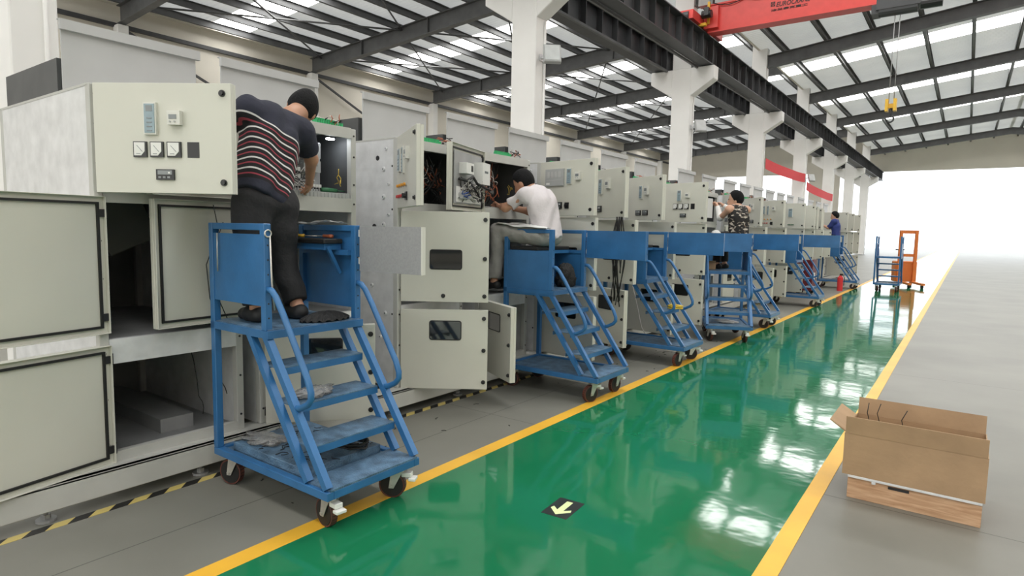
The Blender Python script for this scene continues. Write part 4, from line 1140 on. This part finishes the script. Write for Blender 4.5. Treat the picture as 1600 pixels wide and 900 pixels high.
person('person', dict(pelvis=(-2.74, 9.45, 1.45), hipL=(-2.775, 9.38, 1.44), hipR=(-2.705, 9.52, 1.44), kneeL=(-3.1, 9.53, 1.45), kneeR=(-3.03, 9.68, 1.45), ankL=(-3.06, 9.5, 1.04), ankR=(-3.0, 9.66, 1.04),
    chest=(-2.76, 9.46, 1.73), neck=(-2.79, 9.47, 1.9), head=(-2.83, 9.49, 2.0), shL=(-2.86, 9.32, 1.855), elL=(-3.03, 9.44, 1.73), wrL=(-3.14, 9.64, 1.9), shR=(-2.7, 9.62, 1.855), elR=(-2.9, 9.83, 1.8), wrR=(-3.12, 9.9, 1.93)), 0.96,
    'man in a black and white camouflage vest with white arm sleeves sitting on a cart', 'skin_light', 'vest_camouflage', 'trouser_black', (-0.97, -0.2, -0.05), (-0.1, 0, 1), vest=True, forearm='sleeve_white', foot_dir=(-0.9, 0.4, 0))
person('person', dict(pelvis=(-3.1, 20.2, 1.45), hipL=(-3.12, 20.12, 1.44), hipR=(-3.12, 20.28, 1.44), kneeL=(-3.46, 20.14, 1.46), kneeR=(-3.46, 20.28, 1.46), ankL=(-3.4, 20.12, 1.04), ankR=(-3.4, 20.28, 1.04),
    chest=(-3.11, 20.2, 1.75), neck=(-3.13, 20.2, 1.95), head=(-3.16, 20.2, 2.06), shL=(-3.14, 20.03, 1.9), elL=(-3.3, 20.05, 1.72), wrL=(-3.48, 20.12, 1.8), shR=(-3.14, 20.37, 1.9), elR=(-3.3, 20.36, 1.72), wrR=(-3.48, 20.3, 1.8)), 0.97,
    'distant man in a blue work shirt sitting above the end of the row', 'skin_light', 'shirt_blue', 'trouser_black', (-0.95, -0.2, -0.2), (-0.2, 0, 1), 0.95, h=0.014)

# ================================================================== things lying about
rnd = random.Random(11)
def blob(name, mt, loc, rx, ry, rz_, seed, label, cat, amp=0.35, n=28, group=None):
    m = MB(); m.smooth = True; rs = random.Random(seed); vs = []; fs = []
    ph = [(rs.uniform(2, 7), rs.uniform(2, 7), rs.uniform(0, 6)) for _ in range(6)]
    for i in range(n // 2 + 1):
        th = PI * i / (n // 2)
        for j in range(n):
            f_ = 2 * PI * j / n
            q = 1 + amp * sum(math.sin(a * f_ // 1 * 1.0 + a * f_ + b * th * 2 + c) for a, b, c in [(round(a_), b_, c_) for a_, b_, c_ in ph]) / 6 * math.sin(th)
            z = math.cos(th) * rz_ * q
            vs.append((math.sin(th) * math.cos(f_) * rx * q, math.sin(th) * math.sin(f_) * ry * q, max(z, -rz_ * 0.6) + rz_ * 0.6))
    for i in range(n // 2):
        for j in range(n):
            fs.append((i * n + j, i * n + (j + 1) % n, (i + 1) * n + (j + 1) % n, (i + 1) * n + j))
    m.add(vs, fs)
    o = bpy.data.objects.new(name, m.mesh(name, [mt])); COL.objects.link(o); o.location = loc
    return tag(o, label, cat, group)
def sheet(name, mt, pts, thick, label, cat, nu=14, nv=8, wave=0.01, seed=1):
    """slightly rumpled sheet over four corner points"""
    rs = random.Random(seed); A_, B_, C_, D_ = [Vector(p) for p in pts]
    N_ = (B_ - A_).cross(D_ - A_).normalized()
    m = MB(); m.smooth = True; vs = []; fs = []
    ph = [rs.uniform(0, 6) for _ in range(4)]
    for s_ in (0, 1):
        for i in range(nu + 1):
            for j in range(nv + 1):
                u_, v_ = i / nu, j / nv
                p = A_.lerp(B_, u_).lerp(D_.lerp(C_, u_), v_)
                w = wave * (math.sin(7 * u_ + 3 * v_ + ph[0]) + 0.6 * math.sin(13 * u_ - 8 * v_ + ph[1]) + 0.5 * math.sin(19 * v_ + 4 * u_ + ph[2]))
                vs.append(p + N_ * (w + wave * 1.6 + thick * s_))
    Nn = (nu + 1) * (nv + 1)
    for i in range(nu):
        for j in range(nv):
            a = i * (nv + 1) + j
            q = (a, a + nv + 1, a + nv + 2, a + 1)
            fs.append(q[::-1]); fs.append(tuple(k + Nn for k in q))
    edge = [i * (nv + 1) for i in range(nu + 1)] + [nu * (nv + 1) + j for j in range(1, nv + 1)] + [i * (nv + 1) + nv for i in range(nu - 1, -1, -1)] + [j for j in range(nv - 1, 0, -1)]
    for k in range(len(edge)):
        a, b = edge[k], edge[(k + 1) % len(edge)]
        fs.append((a, b, b + Nn, a + Nn))
    m.add(vs, fs)
    c0 = A_
    m.v = [tuple(Vector(v) - c0) for v in m.v]
    o = bpy.data.objects.new(name, m.mesh(name, [mt])); COL.objects.link(o); o.location = c0
    return tag(o, label, cat)
def coil(name, mt, loc, r, turns, wr_, label, cat, jitter=0.012, seed=2, tail=None):
    rs = random.Random(seed); pts = []
    for k in range(turns * 20):
        a = 2 * PI * k / 20
        rr = r * (0.75 + 0.3 * rs.random() * 0.4 + 0.1 * math.sin(a * 0.31))
        pts.append((rr * 1.25 * math.cos(a), rr * 0.8 * math.sin(a), wr_ + (k / (turns * 20)) * wr_ * 5 + rs.uniform(0, jitter)))
    m = MB(); m.tube(pts, wr_, 6)
    if tail: m.tube(tail, wr_, 6)
    o = bpy.data.objects.new(name, m.mesh(name, [mt], fix=False)); COL.objects.link(o); o.location = loc
    return tag(o, label, cat)
# on the nearest cart
blob('plastic_bag', 'plastic_film', (-2.79, 2.02, 0.591), 0.07, 0.12, 0.028, 3, 'crumpled clear plastic bag on the second step of the nearest cart', 'plastic bag', 0.6)
blob('plastic_bag', 'plastic_film', (-3.2, 1.98, 0.264), 0.12, 0.08, 0.014, 4, 'flattened clear plastic bag on the deck of the nearest cart', 'plastic bag', 0.6)
coil('cable_coil', 'wire_black', (-2.73, 2.22, 0.264), 0.11, 5, 0.006, 'loose black cable coil under the lowest step of the nearest cart', 'cable', seed=5)
def pleats(m):
    m.smooth = True; n, r = 60, 8; vs = []; fs = []
    for s_ in (0, 1):
        for i in range(r + 1):
            for k in range(n):
                a = 2 * PI * k / n; q = i / r
                z = 0.045 * (1 - q ** 2) + 0.009 * q * math.sin(a * 18) + 0.004 + (0 if s_ else 0.004)
                vs.append((0.085 * q * math.cos(a), 0.16 * q * math.sin(a), max(z, 0.001)))
    Nn = (r + 1) * n
    for i in range(r):
        for k in range(n):
            q = (i * n + k, i * n + (k + 1) % n, (i + 1) * n + (k + 1) % n, (i + 1) * n + k)
            fs.append(q); fs.append(tuple(t + Nn for t in q[::-1]))
    for k in range(n): fs.append((r * n + k, r * n + (k + 1) % n, Nn + r * n + (k + 1) % n, Nn + r * n + k))
    m.add(vs, fs)
o = part('black_cloth', 'cloth_black', None, pleats, loc=(-2.94, 2.22, PZ + 0.007)); tag(o, 'pleated black cloth spread on the platform of the nearest cart', 'cloth')
sheet('plastic_sheet', 'plastic_film', ((-3.35, 2.28, 1.505), (-2.99, 2.27, 1.515), (-2.99, 2.42, 1.515), (-3.35, 2.42, 1.505)), 0.002, 'crumpled plastic sheet on the right top rail of the nearest cart', 'plastic sheet', wave=0.006, seed=4)
def screwdriver(loc, rz, hm, label):
    t = empty('screwdriver', loc, R(rz), label, 'screwdriver')
    part('handle', hm, t, lambda m: (m.tube([(0, 0, 0.012), (0.02, 0, 0.012), (0.06, 0, 0.012), (0.09, 0, 0.012)], [0.01, 0.012, 0.009, 0.011], 10)))
    part('shaft', 'zinc', t, lambda m: m.tube([(0.09, 0, 0.012), (0.19, 0, 0.012)], 0.003, 6))
screwdriver((-3.33, 2.28, 1.426), 12, 'hook_yellow', 'yellow-handled screwdriver on the black bench of the nearest cart')
screwdriver((-3.05, 2.36, 1.426), 176, 'wire_copper', 'copper-coloured screwdriver beside the yellow-handled one')
o = part('hand_tool', 'button_green', None, lambda m: (m.tube([(0, 0, 0.018), (0, 0.05, 0.018), (0, 0.13, 0.018)], [0.016, 0.018, 0.014], 10), m.tube([(0, 0.13, 0.018), (0, 0.2, 0.018)], 0.004, 6)), loc=(FX - 0.06, 2.78, 1.735)); tag(o, 'green-handled tool lying on the sill of the open cabinet', 'tool')
# at the seated man
sheet('drawing_sheet', 'paper', ((-3.62, 4.66, 1.535), (-3.05, 4.66, 1.5), (-3.05, 4.76, 1.51), (-3.62, 4.84, 1.555)), 0.002, 'white drawing sheet over the knees of the seated man', 'paper', wave=0.008, seed=8)
sheet('paper_sheet', 'paper', ((FX - 0.3, 4.56, 1.665), (FX - 0.02, 4.56, 1.705), (FX - 0.02, 4.86, 1.705), (FX - 0.3, 4.86, 1.665)), 0.002, 'paper sheet on the floor of the wired cabinet under the hands of the seated man', 'paper', wave=0.002, seed=9)
m = MB()
rs = random.Random(77)
for i in range(16):
    x_ = rs.uniform(-3.16, -3.06); y_ = 6.25 - (x_ + 3.06) * 0.55 - 0.03
    sx, sy, ln = rs.uniform(-0.05, 0.05), rs.uniform(-0.07, 0.07), rs.uniform(0.6, 1.0)
    pts = [(x_ + sx * math.sin(q / 9 * PI * 1.3), y_ + sy * math.sin(q / 9 * PI), 1.66 - ln * q / 9) for q in range(10)]
    m.tube(pts, 0.006, 5)
o = bpy.data.objects.new('cable_bundle', m.mesh('cable_bundle', ['wire_black'], fix=False)); COL.objects.link(o)
# hang it from the second cart's gate line: its own hook bar
tag(o, 'bundle of black cables hanging from a cabinet door behind the gate of the second cart', 'cable')
blob('tool_bag', 'cloth_black', (-3.1, 5.12, PZ + 0.007), 0.09, 0.1, 0.14, 14, 'soft black tool bag on the platform of the second cart', 'bag', 0.5)
# third and turned carts
coil('cable_coil', 'wire_yellow', (-2.72, 7.0, 0.592), 0.075, 6, 0.009, 'yellow cable coil on a step of the third cart', 'cable', seed=6)
t = empty('paint_bucket', (-3.15, 6.85, PZ + 0.007), 0, 'white bucket on the platform of the third cart', 'bucket')
part('pail', 'white_face', t, lambda m: m.cyl((0, 0, 0), (0, 0, 0.16), 0.075, 18, 0.09))
part('rim', 'cardboard', t, lambda m: m.cyl((0, 0, 0.16), (0, 0, 0.168), 0.094, 18))
t = empty('power_cord', (-2.95, 7.62, 0), 0, 'thin white cord trailing to the floor beside the third cart', 'cord')
part('cord', 'wire_white', t, lambda m: m.tube([(-0.6, -0.1, 0.9), (-0.5, -0.12, 0.6), (-0.42, -0.1, 0.25), (-0.3, 0.0, 0.02), (-0.1, 0.08, 0.008), (0.1, 0.0, 0.008), (0.12, -0.15, 0.008), (-0.05, -0.25, 0.008)], 0.006, 6))
blob('plastic_bag', 'sleeve_white', (-2.98, 9.14, 1.35), 0.08, 0.1, 0.12, 6, 'white plastic bag beside the man in the camouflage vest', 'plastic bag', 0.6)
o = part('hanging_paper', 'paper', None, lambda m: m.box(0, 0.004, 0, 0.24, 0, 0.33), loc=(FX + 0.04, 10.47, 1.76), rot=R(-8)); tag(o, 'white paper sheet hanging in the open cabinet by the camouflage vest', 'paper')
blob('scrap_paper', 'paper', (-2.72, 8.95, 0.236), 0.14, 0.1, 0.02, 16, 'crumpled scrap paper on the base of the turned cart', 'paper', 0.7)
t = empty('cardboard_box', (-3.08, 9.28, PZ + 0.007), R(-66), 'small brown carton on the platform of the turned cart', 'box')
part('carton', 'cardboard', t, B(-0.08, 0.08, -0.1, 0.06, 0, 0.11), bevel=0.003)
part('flap', 'cardboard', t, lambda m: m.bar((0.08, -0.02, 0.11), (0.15, -0.02, 0.13), 0.15, 0.004))

# cardboard box on a wooden crate, right of the walkway
t = empty('wooden_crate', (-0.46, 3.95, 0), 0, 'low wooden crate under the large cardboard box', 'crate')
part('front_board', 'wood', t, B(0, 0.62, 0, 0.02, 0, 0.118), bevel=0.002)
part('back_board', 'wood', t, B(0, 0.62, 0.4, 0.42, 0, 0.118), bevel=0.002)
part('side_board', 'wood', t, B(0, 0.02, 0.02, 0.4, 0, 0.118), bevel=0.002)
part('side_board', 'wood', t, B(0.6, 0.62, 0.02, 0.4, 0, 0.118), bevel=0.002)
part('top_board', 'wood', t, B(0.0, 0.62, 0.0, 0.42, 0.118, 0.122))
part('metal_strip', 'galvanised', t, lambda m: (m.box(0.0, 0.62, -0.012, 0.03, 0.122, 0.136), m.box(0.12, 0.14, -0.014, 0.0, 0.108, 0.122)), bevel=0.002)
part('handle_slot', 'black_plastic', t, B(0.2, 0.3, -0.002, 0.004, 0.098, 0.114))
bx = empty('cardboard_box', (-0.49, 3.94, 0.137), 0, 'large open cardboard box with upright flaps beside the walkway', 'box')
BW, BD, BH = 0.66, 0.5, 0.24
part('front_side', 'cardboard', bx, B(0, BW, 0, 0.005, 0, BH))
part('back_side', 'cardboard', bx, B(0, BW, BD - 0.005, BD, 0, BH))
part('left_side', 'cardboard', bx, B(0, 0.005, 0.005, BD - 0.005, 0, BH))
part('right_side', 'cardboard', bx, B(BW - 0.005, BW, 0.005, BD - 0.005, 0, BH))
part('bottom', 'cardboard', bx, B(0.005, BW - 0.005, 0.005, BD - 0.005, 0, 0.006))
part('flap', 'cardboard', bx, lambda m: m.bar((BW / 2, 0.0, BH), (BW / 2, -0.012, BH + 0.1), 0.005, BW - 0.01, (1, 0, 0)))
part('flap', 'cardboard', bx, lambda m: m.bar((BW / 2, BD, BH), (BW / 2, BD + 0.02, BH + 0.1), 0.005, BW - 0.01, (1, 0, 0)))
part('flap', 'cardboard', bx, lambda m: m.prism([(-0.002, BH), (-0.085, BH + 0.055), (-0.082, BH + 0.06), (0.003, BH + 0.006)], 'y', 0.02, BD - 0.06))
for i, (x_, y_) in enumerate(((0.09, 0.3), (0.14, 0.32), (0.27, 0.25))):
    part('scrap_wire', 'wire_black', bx, lambda m: m.tube([(x_, y_, 0.01), (x_ + 0.01, y_ + 0.02, 0.2), (x_ - 0.015, y_, 0.3), (x_ + 0.01 * (i - 1), y_ + 0.01, 0.36)], 0.0025, 5))

# floor arrow sticker
t = empty('floor_arrow_sign', (-1.663, 2.79, 0.003), R(4), 'black floor sticker with a pale luminous arrow on the green walkway', 'floor sign')
part('backing', 'sticker_black', t, B(-0.075, 0.075, -0.112, 0.112, 0, 0.0012))
part('arrow', 'arrow_glow', t, lambda m: m.prism([(0.0, -0.09), (0.06, -0.03), (0.052, -0.005), (0.018, -0.035), (0.018, 0.085), (-0.018, 0.085), (-0.018, -0.035), (-0.052, -0.005), (-0.06, -0.03)], 'z', 0.0012, 0.002))

# wire offcuts on the grey floor
m = MB(); rs = random.Random(5)
for i in range(46):
    x_, y_ = rs.uniform(-3.35, -2.65), rs.uniform(1.5, 9)
    a = rs.uniform(0, 6); l = rs.uniform(0.015, 0.05)
    m.tube([(x_, y_, 0.003), (x_ + l * math.cos(a) * 0.5, y_ + l * math.sin(a) * 0.5, 0.004), (x_ + l * math.cos(a + 0.5), y_ + l * math.sin(a + 0.5), 0.003)], 0.0022, 4)
o = bpy.data.objects.new('wire_offcuts', m.mesh('wire_offcuts', ['wire_black'], fix=False)); COL.objects.link(o)
tag(o, 'short black wire offcuts scattered over the grey floor', 'offcuts', None, 'stuff')
m = MB()
for i in range(60):
    x_, y_ = rs.uniform(0.1, 0.75), rs.uniform(0.08, 0.54)
    a = rs.uniform(0, 6); l = rs.uniform(0.02, 0.07)
    m.tube([(x_, y_, 0.265), (x_ + l * math.cos(a) * 0.5, y_ + l * math.sin(a) * 0.5, 0.266), (x_ + l * math.cos(a + 0.6), y_ + l * math.sin(a + 0.6), 0.265)], 0.0022, 4)
o = bpy.data.objects.new('wire_offcuts', m.mesh('wire_offcuts', ['wire_black'], fix=False)); COL.objects.link(o)
o.location = (-3.41, 1.80, 0)
tag(o, 'black wire offcuts on the deck of the nearest cart', 'offcuts', None, 'stuff')

# far end of the row
t = empty('breaker_truck', (-3.18, 17.0, 0), 0, 'dark red breaker truck with a white label at the far end of the row', 'breaker truck')
part('body', 'dark_red', t, B(-0.3, 0.1, 0, 0.5, 0.1, 0.88), bevel=0.01)
part('label_plate', 'white_face', t, B(0.1, 0.104, 0.12, 0.34, 0.35, 0.55))
for y_ in (0.08, 0.42):
    part('wheel', 'black_rubber', t, lambda m: m.cyl((0.02, y_ - 0.02, 0.05), (0.02, y_ + 0.02, 0.05), 0.05, 14))
    part('wheel', 'black_rubber', t, lambda m: m.cyl((-0.22, y_ - 0.02, 0.05), (-0.22, y_ + 0.02, 0.05), 0.05, 14))
t = empty('pallet_stacker', (-1.45, 22.5, 0), R(20), 'orange pallet stacker beyond the last cart', 'stacker')
part('mast', 'orange_paint', t, lambda m: (m.box(-0.25, -0.17, -0.04, 0.04, 0.1, 1.7), m.box(0.17, 0.25, -0.04, 0.04, 0.1, 1.7), m.box(-0.25, 0.25, -0.03, 0.03, 1.6, 1.7), m.box(-0.25, 0.25, -0.03, 0.03, 0.9, 0.98)))
for x_ in (-0.22, 0.12):
    part('fork', 'orange_paint', t, lambda m: m.box(x_, x_ + 0.1, -1.0, 0, 0.09, 0.15))
part('battery_box', 'orange_paint', t, B(-0.3, 0.3, 0.05, 0.4, 0.12, 0.75), bevel=0.02)
part('tiller', 'black_plastic', t, lambda m: (m.tube([(0, 0.4, 0.6), (0, 0.75, 1.1)], 0.02, 8), m.tube([(-0.12, 0.75, 1.1), (0.12, 0.75, 1.1)], 0.02, 8)))
for x_, y_ in ((-0.17, -0.9), (0.17, -0.9), (-0.22, 0.3), (0.22, 0.3)):
    part('wheel', 'black_rubber', t, lambda m: m.cyl((x_ - 0.03, y_, 0.05), (x_ + 0.03, y_, 0.05), 0.05, 14))
t = empty('fire_extinguisher', (-2.72, 18.9, 0), 0, 'red fire extinguisher standing by the yellow line near the row end', 'extinguisher')
part('cylinder', 'banner_red', t, lambda m: (m.cyl((0, 0, 0), (0, 0, 0.36), 0.07, 18), m.cyl((0, 0, 0.36), (0, 0, 0.42), 0.07, 18, 0.025)))
part('valve', 'black_plastic', t, lambda m: (m.box(-0.02, 0.06, -0.015, 0.015, 0.42, 0.47), m.tube([(0.05, 0, 0.44), (0.1, 0, 0.36), (0.09, 0, 0.15)], 0.01, 6)))
